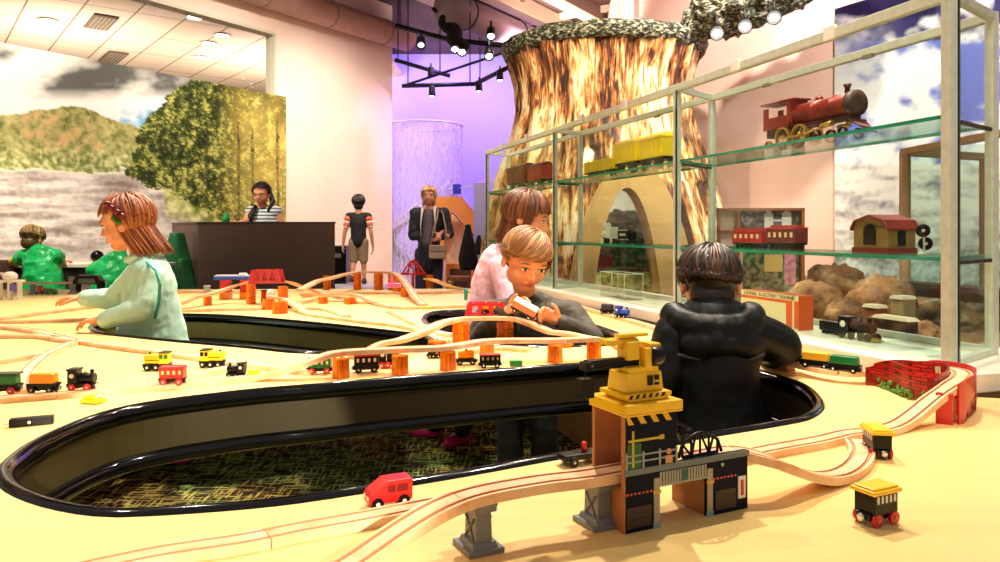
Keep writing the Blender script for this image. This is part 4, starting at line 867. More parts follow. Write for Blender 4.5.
# ---- contents (placed inside by walking along the shelf)
def along(px, dep=.13):
    P0 = fr[3]+CNn*dep; k = (px-500)/F; t = (k*P0.y-P0.x)/(CD.x-k*CD.y); return P0+CD*t
Z1 = CZ+.285; Z2 = CZ-.064; cang = math.degrees(math.atan2(-CD.y, -CD.x))    # heading towards the viewer
rustr = mat('old_red_paint', rgb(140, 38, 20), .35, .2, var=.25, scale=25); rustd = mat('old_dark_red', rgb(80, 24, 16), .4, .2, var=.3, scale=25); gold = mat('brass_wheel', rgb(206, 160, 78), .3, .6)
def spoked(e, x, y, r, m_, name='spoked_wheel', nsp=10, w=.012):
    b = MB(); s_ = 1 if y > 0 else -1
    q = 22; ring = [(x+r*.92*math.cos(2*PI*k/q), y, r+r*.92*math.sin(2*PI*k/q)) for k in range(q)]
    b.sweep([(-r*.08, -w/2), (r*.08, -w/2), (r*.08, w/2), (-r*.08, w/2)], ring, True, up=Vector((0, 1, 0)))
    for k in range(nsp):
        a_ = 2*PI*k/nsp; b.tube([(x, y, r), (x+r*.9*math.cos(a_), y, r+r*.9*math.sin(a_))], r*.035, 5)
    b.lathe([(r*.2, -w*.6), (r*.2, w*.6)], (x, y, r), (0, 1, 0), 10); b.build(name, m_, e)
# big red locomotive: spans px 765-870
pa, pb = along(771), along(866); Lg = (pa-pb).length; c = (pa+pb)/2
e = empty('model_locomotive', V(c, Z1), math.radians(cang), 'large antique red model steam locomotive with brass spoked wheels on the upper glass shelf', 'model train')
k = Lg/1.0
def s3(*a_): return tuple(v*k for v in a_)
b = MB(); b.box(s3(-.02, 0, .150), s3(.84, .11, .03)); b.box(s3(-.36, 0, .13), s3(.26, .10, .07)); b.build('frame', rustd, e, bevel=.002)
b = MB(); b.lathe([(.06*k, 0), (.083*k, .01*k), (.083*k, .17*k), (.088*k, .17*k), (.088*k, .18*k), (.080*k, .18*k), (.080*k, .36*k), (.084*k, .36*k), (.084*k, .37*k), (.078*k, .37*k), (.078*k, .60*k)], s3(.40, 0, .245), (-1, 0, 0), 28); bo = b.build('boiler', rustr, e)
b = MB(); b.lathe([(.045*k, 0), (.092*k, .005*k), (.092*k, .055*k), (.085*k, .06*k)], s3(.43, 0, .245), (-1, 0, 0), 28); b.build('smokebox_door', mat('sooty_brown', rgb(70, 46, 34), .5), e)
b = MB(); b.prism([s3(-.50, .155)[:2], s3(-.20, .155)[:2], s3(-.16, .30)[:2], s3(-.16, .36)[:2], s3(-.22, .36)[:2], s3(-.22, .25)[:2], s3(-.44, .25)[:2], s3(-.44, .33)[:2], s3(-.50, .33)[:2]], -.075*k, -.068*k)
b.prism([s3(-.50, .155)[:2], s3(-.20, .155)[:2], s3(-.16, .30)[:2], s3(-.16, .36)[:2], s3(-.22, .36)[:2], s3(-.22, .25)[:2], s3(-.44, .25)[:2], s3(-.44, .33)[:2], s3(-.50, .33)[:2]], .068*k, .075*k)
b.box(s3(-.17, 0, .27), s3(.02, .15, .18)); b.build('cab', rustr, e)
b = MB(); b.box(s3(-.33, 0, .365), s3(.40, .17, .015)); b.build('cab_roof', rustr, e, bevel=.003)
b = MB(); b.lathe([(.022*k, 0), (.018*k, .05*k), (.03*k, .08*k)], s3(.33, 0, .31), n=14); b.build('funnel', rustd, e)
b = MB(); b.lathe([(.03*k, 0), (.03*k, .03*k), (.01*k, .05*k)], s3(.05, 0, .31), n=14); b.build('steam_dome', rustr, e)
for y in (-.07, .07):
    for x, r, m_ in ((-.44, .035, gold), (-.27, .080, gold), (-.08, .080, gold), (.09, .05, rustd), (.36, .04, rustd)): spoked(e, x*k, y*k, r*k, m_ if y < 0 or True else rustd)
    b = MB(); b.tube([s3(-.27, y*1.25, .07), s3(-.08, y*1.25, .07), s3(.18, y*1.25, .10)], .006*k, 6); b.cyl(s3(.16, y*1.1, .11), s3(.27, y*1.1, .12), .020*k, n=12); b.build('drive_rod', gold, e)
b = MB()
for q in range(7): b.tube([s3(.42, -.07+q*.0233, .12), s3(.54, (-.07+q*.0233)*.3, .04)], .006*k, 5)
b.tube([s3(.42, -.075, .12), s3(.42, .075, .12)], .012*k, 6); b.tube([s3(.52, -.07, .03), s3(.56, 0, .03), s3(.52, .07, .03)], .008*k, 5); b.build('cowcatcher', rustd, e)
# simple vintage coaches on shelves
def vint(pxa, pxb, z, label, c1, c2, hgt, name='model_coach', dep=.13, wins=True, tank=False, detail_m=None):
    pa, pb = along(pxa, dep), along(pxb, dep); l = (pa-pb).length*.96; c = (pa+pb)/2; w_ = hgt*.62
    e = empty(name, V(c, z), math.radians(cang), label, 'model train')
    b = MB(); b.box((0, 0, hgt*.24), (l, w_*.8, hgt*.08)); b.build('underframe', blk, e)
    for x in (-l*.32, -l*.18, l*.18, l*.32):
        for y in (-w_*.36, w_*.36):
            b = MB(); b.lathe([(hgt*.12, -.003), (hgt*.12, .003)], (x, y, hgt*.12), (0, 1, 0), 14); b.build('wheel', blk, e)
    b = MB(); b.box((0, 0, hgt*.55), (l*.97, w_, hgt*.54)); bd = b.build('body', c1, e, bevel=.003)
    if c2: b = MB(); b.box((0, 0, hgt*.86), (l, w_*1.06, hgt*.09)); b.box((0, 0, hgt*.94), (l*.92, w_*.5, hgt*.10)); b.build('roof', c2, e, bevel=.004)
    if wins:
        for s_ in (-1, 1):
            b = MB()
            for q in range(5): b.box((-l*.36+q*l*.18, s_*(w_/2+.0006), hgt*.6), (l*.07, .002, hgt*.2))
            b.build('window_print', detail_m or gyl, bd)
    else:
        for s_ in (-1, 1):
            b = MB()
            for q in range(9): b.box((-l*.44+q*l*.11, s_*(w_/2+.0006), hgt*.55), (l*.012, .003, hgt*.5))
            b.build('side_rib', mat('rib_shade', tuple(x*.75 for x in c1.node_tree.nodes['Principled BSDF'].inputs['Base Color'].default_value[:3]), .5) if False else c1, bd)
    return e
cream2 = mat('cream_window', rgb(240, 222, 180), .4); oldred = mat('coach_red', rgb(190, 30, 28), .35); dkred = mat('coach_dark_red', rgb(120, 24, 22), .4)
vint(736, 768, Z2, 'red and cream model coach on the middle glass shelf, coupled to a darker one', oldred, oldred, .075, detail_m=cream2, dep=.12)
b_ = vint(771, 803, Z2, 'dark red model coach with cream windows on the middle glass shelf', dkred, oldred, .085, detail_m=cream2, dep=.12)
vint(513, 531, Z1, 'dark brick red model caboose at the far left of the upper shelf', dkred, dkred, .17, name='model_caboose', wins=False, dep=.12)
vint(533, 549, Z1, 'bright brick red model freight car on the upper shelf beside the caboose', oldred, dkred, .15, name='model_freight_car', wins=False, dep=.12)
yw = mat('bright_yellow_car', rgb(246, 214, 20), .4)
vint(588, 617, Z1, 'low yellow model freight car on the upper shelf, left of the taller ones', yw, None, .105, name='model_freight_car', wins=False, dep=.12)
vint(622, 645, Z1, 'tall yellow model freight car in the middle of the yellow trio', yw, yw, .16, name='model_freight_car', wins=False, dep=.12)
vint(647, 672, Z1, 'yellow model car with a humped roof at the right of the yellow trio', yw, yw, .155, name='model_freight_car', wins=False, dep=.12)
# silver engine with dark tender on the middle shelf
c = along(609, .14); e = empty('model_locomotive', V(c, Z2), math.radians(cang+180), 'small silver model steam engine on the middle shelf before the stump arch', 'model train')
silv = mat('silver_engine', rgb(226, 226, 205), .4)
b = MB(); b.lathe([(.018, 0), (.022, .004), (.022, .09)], (.05, 0, .05), (-1, 0, 0), 16); b.build('boiler', silv, e)
b = MB(); b.box((-.04, 0, .055), (.04, .05, .06)); b.build('cab', silv, e, bevel=.003); b = MB(); b.cyl((.03, 0, .065), (.03, 0, .105), .011, .016, n=12); b.ell((.0, 0, .078), (.014, .014, .03)); b.build('funnel', silv, e)
for x in (-.04, -.01, .03):
    for y in (-.025, .025): b = MB(); b.lathe([(.014, -.003), (.014, .003)], (x, y, .014), (0, 1, 0), 14); b.build('wheel', silv if x > 0 else blk, e)
c = along(627, .14); e = empty('model_tender', V(c, Z2), math.radians(cang+180), 'black lettered model tender beside the silver engine', 'model train')
b = MB(); b.box((0, 0, .045), (.11, .05, .05)); bd = b.build('body', blk, e, bevel=.003)
for s_ in (-1, 1):
    b = MB(); b.box((0, s_*.0255, .068), (.11, .002, .003)); b.box((0, s_*.0255, .022), (.11, .002, .003))
    for q in range(8): b.box((-.028+q*.008, s_*.0255, .046), (.004, .002, .010))
    b.build('white_lettering', silv, bd)
for x in (-.035, .035):
    for y in (-.025, .025): b = MB(); b.lathe([(.012, -.003), (.012, .003)], (x, y, .012), (0, 1, 0), 12); b.build('wheel', blk, e)
# tin station house, px 852-915
pa, pb = along(856, .12), along(913, .12); c = (pa+pb)/2; Lh = (pa-pb).length
Lh = .115; c = along(884, .13); e = empty('model_station', V(c, Z2), math.radians(cang+90), 'tinplate toy station house with red roof and arched windows on the middle shelf', 'model building')
W_ = .125; Hh_ = .072
b = MB(); b.box((0, 0, Hh_/2+.012), (Lh*.9, W_, Hh_)); bd = b.build('wall', mat('tin_cream', rgb(140, 108, 50), .4, var=.2, scale=50), e, bevel=.002)
b = MB(); b.M = Matrix.Rotation(PI/2, 4, 'Z'); b.prism([(-W_*.48, Hh_), (-W_*.42, Hh_+.018), (0, Hh_+.034), (W_*.42, Hh_+.018), (W_*.48, Hh_)], -Lh*.45, Lh*.45); b.build('gable', MATS['tin_cream'], bd)
b = MB(); b.box((0, 0, .008), (Lh*.95, W_*1.08, .016)); b.build('plinth', mat('tin_red', rgb(120, 30, 20), .4), e, bevel=.002)
rf = mat('tin_roof', rgb(128, 32, 20), .35)
b = MB(); b.M = Matrix.Rotation(PI/2, 4, 'Z'); RO = [(-W_*.57, Hh_-.002), (-W_*.44, Hh_+.024), (0, Hh_+.040), (W_*.44, Hh_+.024), (W_*.57, Hh_-.002)]; b.prism(RO+[(x*.96, z-.006) for x, z in reversed(RO)], -Lh*.52, Lh*.52); b.build('roof', rf, e, bevel=.002)
for s_ in (-1, 1):
    for x in (0,):
        b = MB(); q = [(x*Lh+.014*math.cos(a_), .055+.014*math.sin(a_)) for a_ in [PI*i/8 for i in range(9)]]+[(x*Lh-.014, .022), (x*Lh+.014, .022)]
        b.prism(q, s_*(W_/2), s_*(W_/2+.002)); b.build('arched_window', blk, bd)
b = MB(); q = [(.023*math.cos(a_), .062+.023*math.sin(a_)) for a_ in [PI*i/8 for i in range(9)]]+[(-.023, .024), (.023, .024)]
b.M = Matrix.Rotation(PI/2, 4, 'Z'); b.prism(q, -Lh*.45-.002, -Lh*.45); b.prism(q, Lh*.45, Lh*.45+.002); b.build('arched_door', blk, bd)
c = along(924, .10); e = empty('model_signal', V(c, Z2), math.radians(cang), 'small model signal with two black discs right of the station house', 'model signal')
b = MB(); b.cyl((0, 0, 0), (0, 0, .075), .003, n=8); b.lathe([(.016, 0), (.012, .006)], (0, 0, 0), n=14); b.build('mast', silv, e)
for z, y in ((.065, -.01), (.03, .012)):
    b = MB(); b.lathe([(.004, -.004), (.018, -.003), (.018, .003), (.004, .004)], (.0, y*.4, z), (.75, -.5, 0), 18); b.lathe([(.005, .004), (.003, .008)], (0, y*.4, z), (.75, -.5, 0), 10, mi=1); b.build('disc', [blk, whp], e)
# floor of the case: orange train box, black train, acrylic box
pa, pb = along(748, .12), along(806, .12); c = (pa+pb)/2; Lb = (pa-pb).length; hb = .115
e = empty('train_set_box', V(c, ZB), math.radians(cang), 'orange and cream train set box lettered along its top edge inside the showcase', 'box')
ob = mat('box_orange', rgb(240, 92, 22), .45); cb2 = mat('box_cream', rgb(246, 226, 176), .45)
b = MB(); b.box((0, 0, hb/2), (Lb, .060, hb)); bx = b.build('carton', [ob], e, bevel=.001)
for s_ in (-1,):
    b = MB(); y = s_*.0307; b.box((0, y, hb-.009), (Lb, .001, .018)); b.box((-.03, y, hb*.42), (Lb*.80, .001, hb*.66)); b.box((Lb*.42, y, hb/2), (.008, .001, hb)); b.box((0, y, .003), (Lb, .001, .006)); b.build('printed_band', cb2, bx)
cu = bpy.data.curves.new('box_lettering', 'FONT'); cu.body = 'LIONEL ELECTRIC TRAINS'; cu.size = .0165; cu.extrude = .0003; cu.align_x = 'CENTER'
tm = bpy.data.objects.new('box_lettering', cu); COL.objects.link(tm); bpy.context.view_layer.update()
dg = bpy.context.evaluated_depsgraph_get(); me = bpy.data.meshes.new_from_object(tm.evaluated_get(dg)); bpy.data.objects.remove(tm)
me.materials.clear(); me.materials.append(blk); to = bpy.data.objects.new('box_lettering', me); COL.objects.link(to); to.parent = bx; to.location = (.0, -.0320, hb-.015); to.rotation_euler = (PI/2, 0, 0)
w0 = max(v.co.x for v in me.vertices)-min(v.co.x for v in me.vertices); to.scale = (Lb*.86/w0, 1, 1)
vint(822, 846, ZB, 'black model tender on the showcase floor right of the orange box', blk, None, .05, name='model_tender', wins=False, dep=.14)
c = along(860, .13); e = empty('model_locomotive', V(c, ZB), math.radians(cang+5), 'black model steam engine with a white number disc on the showcase floor', 'model train')
b = MB(); b.lathe([(.014, 0), (.017, .004), (.017, .075)], (.05, 0, .038), (-1, 0, 0), 16); b.box((-.045, 0, .042), (.04, .042, .05)); b.build('boiler', blk, e, bevel=.001); b = MB(); b.cyl((.035, 0, .05), (.035, 0, .072), .006, .008, n=10); b.ell((0, 0, .056), (.008, .008, .01)); b.build('funnel', blk, e)
b = MB(); b.lathe([(.010, 0), (.010, .001)], (-.045, -.022, .045), (0, -1, 0), 14); b.build('number_disc', whp, e)
for x in (-.05, -.015, .02, .045):
    for y in (-.02, .02): b = MB(); b.lathe([(.012, -.003), (.012, .003)], (x, y, .012), (0, 1, 0), 12); b.build('wheel', blk, e)
b = MB(); b.prism([(.05, .012), (.07, .003), (.05, .003)], -.02, .02); b.build('cowcatcher', gyl, e)
c = along(621, .10); e = empty('acrylic_box', V(c, ZB), math.radians(cang), 'clear acrylic box on the showcase floor before the stump arch', 'box')
acr = glass_mat('acrylic', (.97, .98, .95), .8); ed = mat('acrylic_edge', rgb(236, 240, 224), .3); l, w_, h = .26, .10, .125
b = MB(); b.box((0, 0, h/2), (l, w_, h)); b.build('clear_cover', acr, e)
b = MB()
for x in (-l/2, 0, l/2):
    b.tube([(x, -w_/2, 0), (x, -w_/2, h)], .0016, 4)
for y in (-w_/2, w_/2): b.tube([(-l/2, y, h), (l/2, y, h)], .0016, 4); b.tube([(-l/2, y, 0), (l/2, y, 0)], .0016, 4)
for x in (-l/2, l/2): b.tube([(x, -w_/2, h), (x, w_/2, h)], .0016, 4); b.tube([(x, w_/2, 0), (x, w_/2, h)], .0016, 4)
b.build('edge_frame', ed, e)
# ================================================================== BEHIND THE CASE
def fnoise(p, s, o=4): return noise.fractal(p*s, 1, 2, o)
# diorama: rocky model landscape on a plinth
mb = MB(); nx, ny = 90, 46
cols = []
for j in range(ny+1):
    for i in range(nx+1):
        s = -1.75+3.6*i/nx; d = .60+1.55*j/ny
        P = fr[3]+CD*s+CNn*d; h = .60+.12*(j/ny)+.14*max(0, fnoise(Vector((s, d, 2)), 2.2, 5))*1.2+.03*fnoise(Vector((s, d, 5)), 9)
        if i in (0, nx) or j in (0, ny): h = .55
        mb.v.append(Vector((P.x, P.y, h)))
        n1 = fnoise(Vector((s, d, 1)), 4, 5); n2 = fnoise(Vector((s, d, 9)), 16, 3)
        c = mixc(rgb(70, 46, 26), rgb(196, 156, 100), .5+n1+n2*.5)
        if n1 > .1: c = mixc(c, rgb(118, 128, 40), .7)
        if n2 > .22: c = mixc(c, rgb(220, 205, 170), .6)
        cols.append(c)
for j in range(ny):
    for i in range(nx):
        a = j*(nx+1)+i; mb.f.append((a, a+nx+1, a+nx+2, a+1)); mb.m.append(0); mb.sm.append(False)
dio = empty('landscape_model', V(fr[3]+CNn*1.3, 0), 0, 'rocky brown and green model landscape on a dark plinth behind the showcase', 'diorama', local=False)
mb.build('terrain', attr_mat('print_matte'), dio, colors=cols)
mb = MB(); vs = []
for z in (0, .56):
    for s, d in ((-1.75, .60), (1.85, .60), (1.85, 2.15), (-1.75, 2.15)): P = fr[3]+CD*s+CNn*d; vs.append(V(P, z))
mb.add(vs, [(3, 2, 1, 0), (4, 5, 6, 7), (0, 1, 5, 4), (1, 2, 6, 5), (2, 3, 7, 6), (3, 0, 4, 7)]); mb.build('plinth', mat('plinth_dark', rgb(52, 34, 24), .6), dio)
def dio_at(px, d):
    P0 = fr[3]+CNn*d; k = (px-500)/F; t = (k*P0.y-P0.x)/(CD.x-k*CD.y); return P0+CD*t
rk = ramp_mat('rock', [(.35, rgb(84, 52, 30)), (.55, rgb(180, 130, 84)), (.7, rgb(226, 196, 150))], (1, 1, 1), 9, 6, .8, .4)
for i, (px, d, r, z, lb) in enumerate([(765, .8, .08, .76, 'brown rock mound behind the orange box'), (812, .9, .11, .80, 'tallest brown rock mound behind the showcase'), (850, .75, .08, .76, 'tan rock mound behind the black model engine'), (880, 1.1, .12, .82, 'broad rock mound right behind the showcase'), (920, .72, .05, .74, 'small orange rock near the right post'), (835, 1.4, .14, .84, 'pale far rock mound behind the glass')]):
    P = dio_at(px, d); b = MB(); b.ell(V(P, z-r*.4), (r*1.3, r, r*.9), n=22); o = b.build('rock_mound', rk, disp=.13, dscale=.05); tag(o, lb, 'rock')
for i, (px, d, sz, z, m_, lb) in enumerate([(772, .66, (.10, .06, .03), .80, mat('grey_slate', rgb(120, 110, 100), .6), 'grey slab building on the model landscape'), (895, .66, (.16, .05, .05), .77, mat('dark_wood', rgb(60, 40, 28), .6), 'long dark timber box on the model landscape'), (903, .75, (.06, .06, .12), .84, mat('tan_tower', rgb(170, 150, 100), .6), 'tan model tower near the right post'), (875, .70, (.07, .05, .04), .80, mat('rust_house', rgb(150, 78, 40), .6), 'rust coloured model house on the landscape')]):
    P = dio_at(px, d); e = empty('model_building', V(P, z-sz[2]), math.radians(cang), lb, 'model building')
    b = MB(); b.box((0, 0, sz[2]/2), sz); b.build('wall', m_, e, bevel=.002); b = MB(); b.M = Matrix.Rotation(0, 4, 'Z'); b.box((0, 0, sz[2]+.006), (sz[0]*1.1, sz[1]*1.2, .012), taper=.8); b.build('roof', mat('pale_roof', rgb(214, 200, 170), .6), e)
# wooden framed case standing before the sky print
def pt(px, py, y): return J(px, py, y)
wf = mat('oak_frame', rgb(222, 168, 122), .5, var=.12, scale=12)
ca = empty('wooden_case', pt(905, 300, 3.6), 0, 'tall oak framed glass case at the right beyond the showcase', 'display case', local=False)
q0 = pt(905, 152, 3.6); q1 = pt(1010, 132, 3.05)
bar(q0, q1, .06, .028, 'top_frame', wf, ca); bar(V(q0, .80), q0, .034, .04, 'corner_post', wf, ca); bar(V(q1, .80), q1, .05, .04, 'corner_post', wf, ca)
q2 = q0+Vector((.55, .25, 0)); bar(V(q2, .80), q2, .05, .04, 'corner_post', wf, ca); bar(q0, q2, .05, .035, 'top_frame', wf, ca)
mb = MB(); d = (q1-q0); d.z = 0; x = d.normalized(); R = Matrix((x, Vector((0, 0, 1)).cross(x), Vector((0, 0, 1)))).transposed(); c = (q0+q1)/2; mb.box((c.x, c.y, (.82+q0.z)/2), (d.length-.03, .005, q0.z-.84), R=R); mb.build('case_glass', glass_mat('tinted_glass', (.84, .94, .88), .8), ca)
mb = MB(); mb.box((c.x, c.y, .83), (d.length+.06, .12, .06), R=R); mb.build('case_base', mat('case_dark', rgb(56, 40, 32), .6), ca)
# framed photographs on the right wall, px 720-802
def photo_cols(px, py):
    n1 = fb(px, py, .22, 4, 3)
    if py < 230:
        if px < 736: return rgb(206, 178, 140)
        c = mixc(rgb(40, 36, 30), rgb(120, 110, 95), .5+n1)
        for cx, cy in ((768, 221), (786, 220)):
            if abs(px-cx) < 4.5 and cy-8 < py < cy+9 or (px-cx)**2+(py-cy+9)**2 < 8: c = rgb(238, 230, 214)
        if 768 < px < 786 and 219 < py < 222: c = rgb(225, 215, 200)
        if 736 < px < 757 and (px-747)**2+(py-218)**2 < 40: c = mixc(rgb(90, 84, 74), rgb(160, 150, 130), .5+n1*2)
        return c
    c = mixc(rgb(50, 56, 40), rgb(150, 150, 96), .5+n1*1.3)
    if 764 < px < 782 and 254 < py < 272: c = rgb(236, 196, 110)
    if 784 < px < 795 and 250 < py < 285: c = mixc(rgb(220, 110, 120), rgb(246, 180, 190), .5+n1)
    if px < 742: c = rgb(240, 200, 190)
    return c
Yp = 4.9
pf = empty('photo_frame', pt(761, 300, Yp), 0, 'wide wooden frame of old photographs seen through the showcase', 'picture frame', local=False)
a0, a1 = pt(716, 207, Yp), pt(800, 294, Yp+.25)
mb = MB(); cols = []; nx, ny = 90, 80; x0, x1 = 720, 798; y0, y1 = 210, 290
for j in range(ny+1):
    for i in range(nx+1):
        px = x0+(x1-x0)*i/nx; py = y0+(y1-y0)*j/ny; p = pt(px, py, Yp); mb.v.append(p+Vector((0, -.012, 0))); cols.append(photo_cols(px, py))
for j in range(ny):
    for i in range(nx): a = j*(nx+1)+i; mb.f.append((a, a+1, a+nx+2, a+nx+1)); mb.m.append(0); mb.sm.append(False)
bo = MB(); A_, B2 = pt(718, 208, Yp), pt(802, 292, Yp); bo.box2((A_.x, Yp-.008, B2.z), (B2.x, Yp+.03, A_.z)); bo = bo.build('backing_board', mat('frame_back', rgb(120, 80, 50), .6), pf)
mb.build('photographs', attr_mat('print_matte'), bo, colors=cols)
for xa, ya, xb, yb in ((716, 208, 802, 211), (716, 230, 802, 233), (716, 289, 802, 292), (716, 208, 719, 292), (799, 208, 802.5, 292), (735.5, 208, 738, 292)):
    b = MB(); p, q = pt(xa, ya, Yp), pt(xb, yb, Yp); b.box2((p.x, Yp-.04, q.z), (q.x, Yp-.008, p.z)); b.build('frame_bar', mat('walnut', rgb(168, 96, 52), .5), pf, bevel=.003)
b = MB(); b.box2((A_.x+.05, Yp-.01, .78), (A_.x+.09, Yp+.03, B2.z)); b.box2((B2.x-.09, Yp-.01, .78), (B2.x-.05, Yp+.03, B2.z)); b.build('stand_leg', mat('walnut', rgb(168, 96, 52), .5), pf)
# ================================================================== TREE STUMP
TC = Vector((.96, 7.0, 0))
prof = [(0, 1.15), (.3, 1.13), (.6, 1.10), (1.0, 1.06), (1.3, 1.02), (1.55, .97), (1.9, .85), (2.2, .79), (2.45, .80), (2.7, .87)]
def rad(z):
    for (a, ra), (b, rb) in zip(prof, prof[1:]):
        if z <= b: t = (z-a)/(b-a); t = t*t*(3-2*t) if False else t; return ra+(rb-ra)*t
    return prof[-1][1]
mb = MB(); NA, NZz = 300, 110
def on_arch(x, z, hw, top, p=2.0):   # inside the portal outline
    return z < top and abs(x) < hw*(1-max(0, z/top)**p)**.5
PX = (624-500)/F*5.5
for j in range(NZz+1):
    z = 2.7*j/NZz
    for i in range(NA):
        a_ = 2*PI*i/NA; lean = a_+.25*(z-1.2)*.35
        dv = Vector((math.cos(lean)*7, math.sin(lean)*7, z*.35)); rg = noise.fractal(dv*1.3, 1, 2, 3)
        rg2 = noise.noise(Vector((math.cos(lean)*22, math.sin(lean)*22, z*.9)))
        big = noise.noise(Vector((math.cos(a_)*2.2, math.sin(a_)*2.2, z*.3)))
        r = (rad(z)+max(0, math.cos(a_))*(.36 if math.sin(a_) < .25 else .08)*max(0, (1.45-z)/1.45)**1.2)*(1+.07*rg+.028*rg2+ (.10*big if z < 1.5 else .03*big))
        r = r+max(0, 1.3-z)*.14*max(0, noise.noise(Vector((math.cos(a_)*3.1, math.sin(a_)*3.1, 4))))
        mb.v.append(TC+Vector((math.cos(a_)*r, math.sin(a_)*r, z)))
for j in range(NZz):
    for i in range(NA):
        i2 = (i+1) % NA; q = (j*NA+i, j*NA+i2, (j+1)*NA+i2, (j+1)*NA+i); c = sum((mb.v[k] for k in q), Vector())/4
        if c.y < 7 and on_arch((c.x/c.y*5.5)-PX-.03, c.z, .50, 1.50, 2.2): continue
        if False and abs(c.x/c.y*5.5-PX) < .3 and c.z < 1.45: continue
        mb.f.append(q); mb.m.append(0); mb.sm.append(True)
def bark():
    m, nt, N, L, b = new_mat('bark'); tc = N.new('ShaderNodeTexCoord')
    # wrap around the trunk: angle and height
    sx = N.new('ShaderNodeSeparateXYZ'); L.new(tc.outputs['Object'], sx.inputs[0])
    at = N.new('ShaderNodeMath'); at.operation = 'ARCTAN2'; L.new(sx.outputs[1], at.inputs[0]); L.new(sx.outputs[0], at.inputs[1])
    cb = N.new('ShaderNodeCombineXYZ'); L.new(at.outputs[0], cb.inputs[0]); L.new(sx.outputs[2], cb.inputs[1])
    def nz(sc, det, dist=0):
        mp = N.new('ShaderNodeMapping'); mp.inputs['Scale'].default_value = sc; L.new(cb.outputs[0], mp.inputs[0])
        n_ = N.new('ShaderNodeTexNoise'); n_.inputs['Scale'].default_value = 1; n_.inputs['Detail'].default_value = det; n_.inputs['Distortion'].default_value = dist; n_.inputs['Roughness'].default_value = .65; L.new(mp.outputs[0], n_.inputs['Vector']); return n_
    n1 = nz((17, 3.2, 1), 9, .8); n2 = nz((2.2, .9, 1), 3); n3 = nz((60, 7, 1), 5, .5)
    a1 = N.new('ShaderNodeMath'); a1.operation = 'MULTIPLY_ADD'; a1.inputs[1].default_value = .62; L.new(n1.outputs['Fac'], a1.inputs[0])
    a2 = N.new('ShaderNodeMath'); a2.operation = 'MULTIPLY_ADD'; a2.inputs[1].default_value = .62; a2.inputs[2].default_value = -.12; L.new(n2.outputs['Fac'], a2.inputs[0]); L.new(a2.outputs[0], a1.inputs[2])
    a3 = N.new('ShaderNodeMath'); a3.operation = 'MULTIPLY_ADD'; a3.inputs[1].default_value = .30; L.new(n3.outputs['Fac'], a3.inputs[0]); L.new(a1.outputs[0], a3.inputs[2])
    r = N.new('ShaderNodeValToRGB'); e = r.color_ramp.elements
    for _ in range(4): e.new(.5)
    for i, (p, c) in enumerate([(.55, rgb(40, 18, 10)), (.60, rgb(104, 56, 28)), (.65, rgb(188, 120, 64)), (.69, rgb(232, 186, 126)), (.74, rgb(252, 232, 190)), (.84, rgb(255, 250, 234))]): e[i].position = p; e[i].color = (*c, 1)
    L.new(a3.outputs[0], r.inputs[0]); L.new(r.outputs[0], b.inputs['Base Color']); b.inputs['Roughness'].default_value = .8
    bp = N.new('ShaderNodeBump'); bp.inputs['Strength'].default_value = .7; bp.inputs['Distance'].default_value = .05; L.new(a3.outputs[0], bp.inputs['Height']); L.new(bp.outputs[0], b.inputs['Normal'])
    return m
stp = empty('tree_stump', TC, 0, 'giant flared tree stump with shaggy orange bark and an arched doorway behind the showcase', 'tree', local=False)
mb.build('bark_shell', bark(), stp)
leafm = ramp_mat('foliage_print', [(.42, rgb(16, 18, 12)), (.50, rgb(58, 64, 44)), (.57, rgb(138, 138, 116)), (.66, rgb(214, 206, 188))], (1, 1, 2.2), 26, 8, .8, .5)
mb = MB(); n = 96
for z, r in ((2.69, .885), (2.70, .915), (2.80, .955), (2.82, .94), (2.815, .2)):
    for k in range(n):
        a_ = 2*PI*k/n; q = r+.018*noise.noise(Vector((math.cos(a_)*9, math.sin(a_)*9, z*6))); mb.v.append(TC+Vector((math.cos(a_)*q, math.sin(a_)*q, z+.02*noise.noise(Vector((a_*6, z, 3))))))
for j in range(4):
    for k in range(n): mb.f.append((j*n+k, j*n+(k+1) % n, (j+1)*n+(k+1) % n, (j+1)*n+k)); mb.m.append(0); mb.sm.append(True)
mb.f.append(tuple(reversed(range(n)))); mb.m.append(0); mb.sm.append(False)
mb.build('leafy_rim', leafm, stp)
mb = MB(); mb.M = Matrix.Translation((PX, 5.35, 0))
def arch_pts(hw, top, p, n=20, x0=0):
    L_ = [(x0-hw, 0)]
    for i in range(1, n*2):
        t = i/n-1; z = top*(1-abs(t)**2.4)**(1/1.0)
        L_.append((x0+hw*t, z))
    L_.append((x0+hw, 0)); return L_
def arch_curve(hw, top, n=18, pw=2.3):
    up = [(-hw*math.cos(PI/2*k/n), top*math.sin(PI/2*k/n)**(2/pw)) for k in range(n)]+[(0, top)]
    return up + [(-x, z) for x, z in reversed(up[:-1])]
out_ = arch_curve(.50, 1.60, pw=1.9); inn = arch_curve(.272, 1.41, pw=1.9)
ring = [(x+.05, z) for x, z in out_] + [(x, z) for x, z in reversed(inn)]
mb.prism(ring, 0, .32); mb.build('doorway_arch', mat('pale_plywood', rgb(226, 184, 118), .5, var=.1, scale=5), stp)
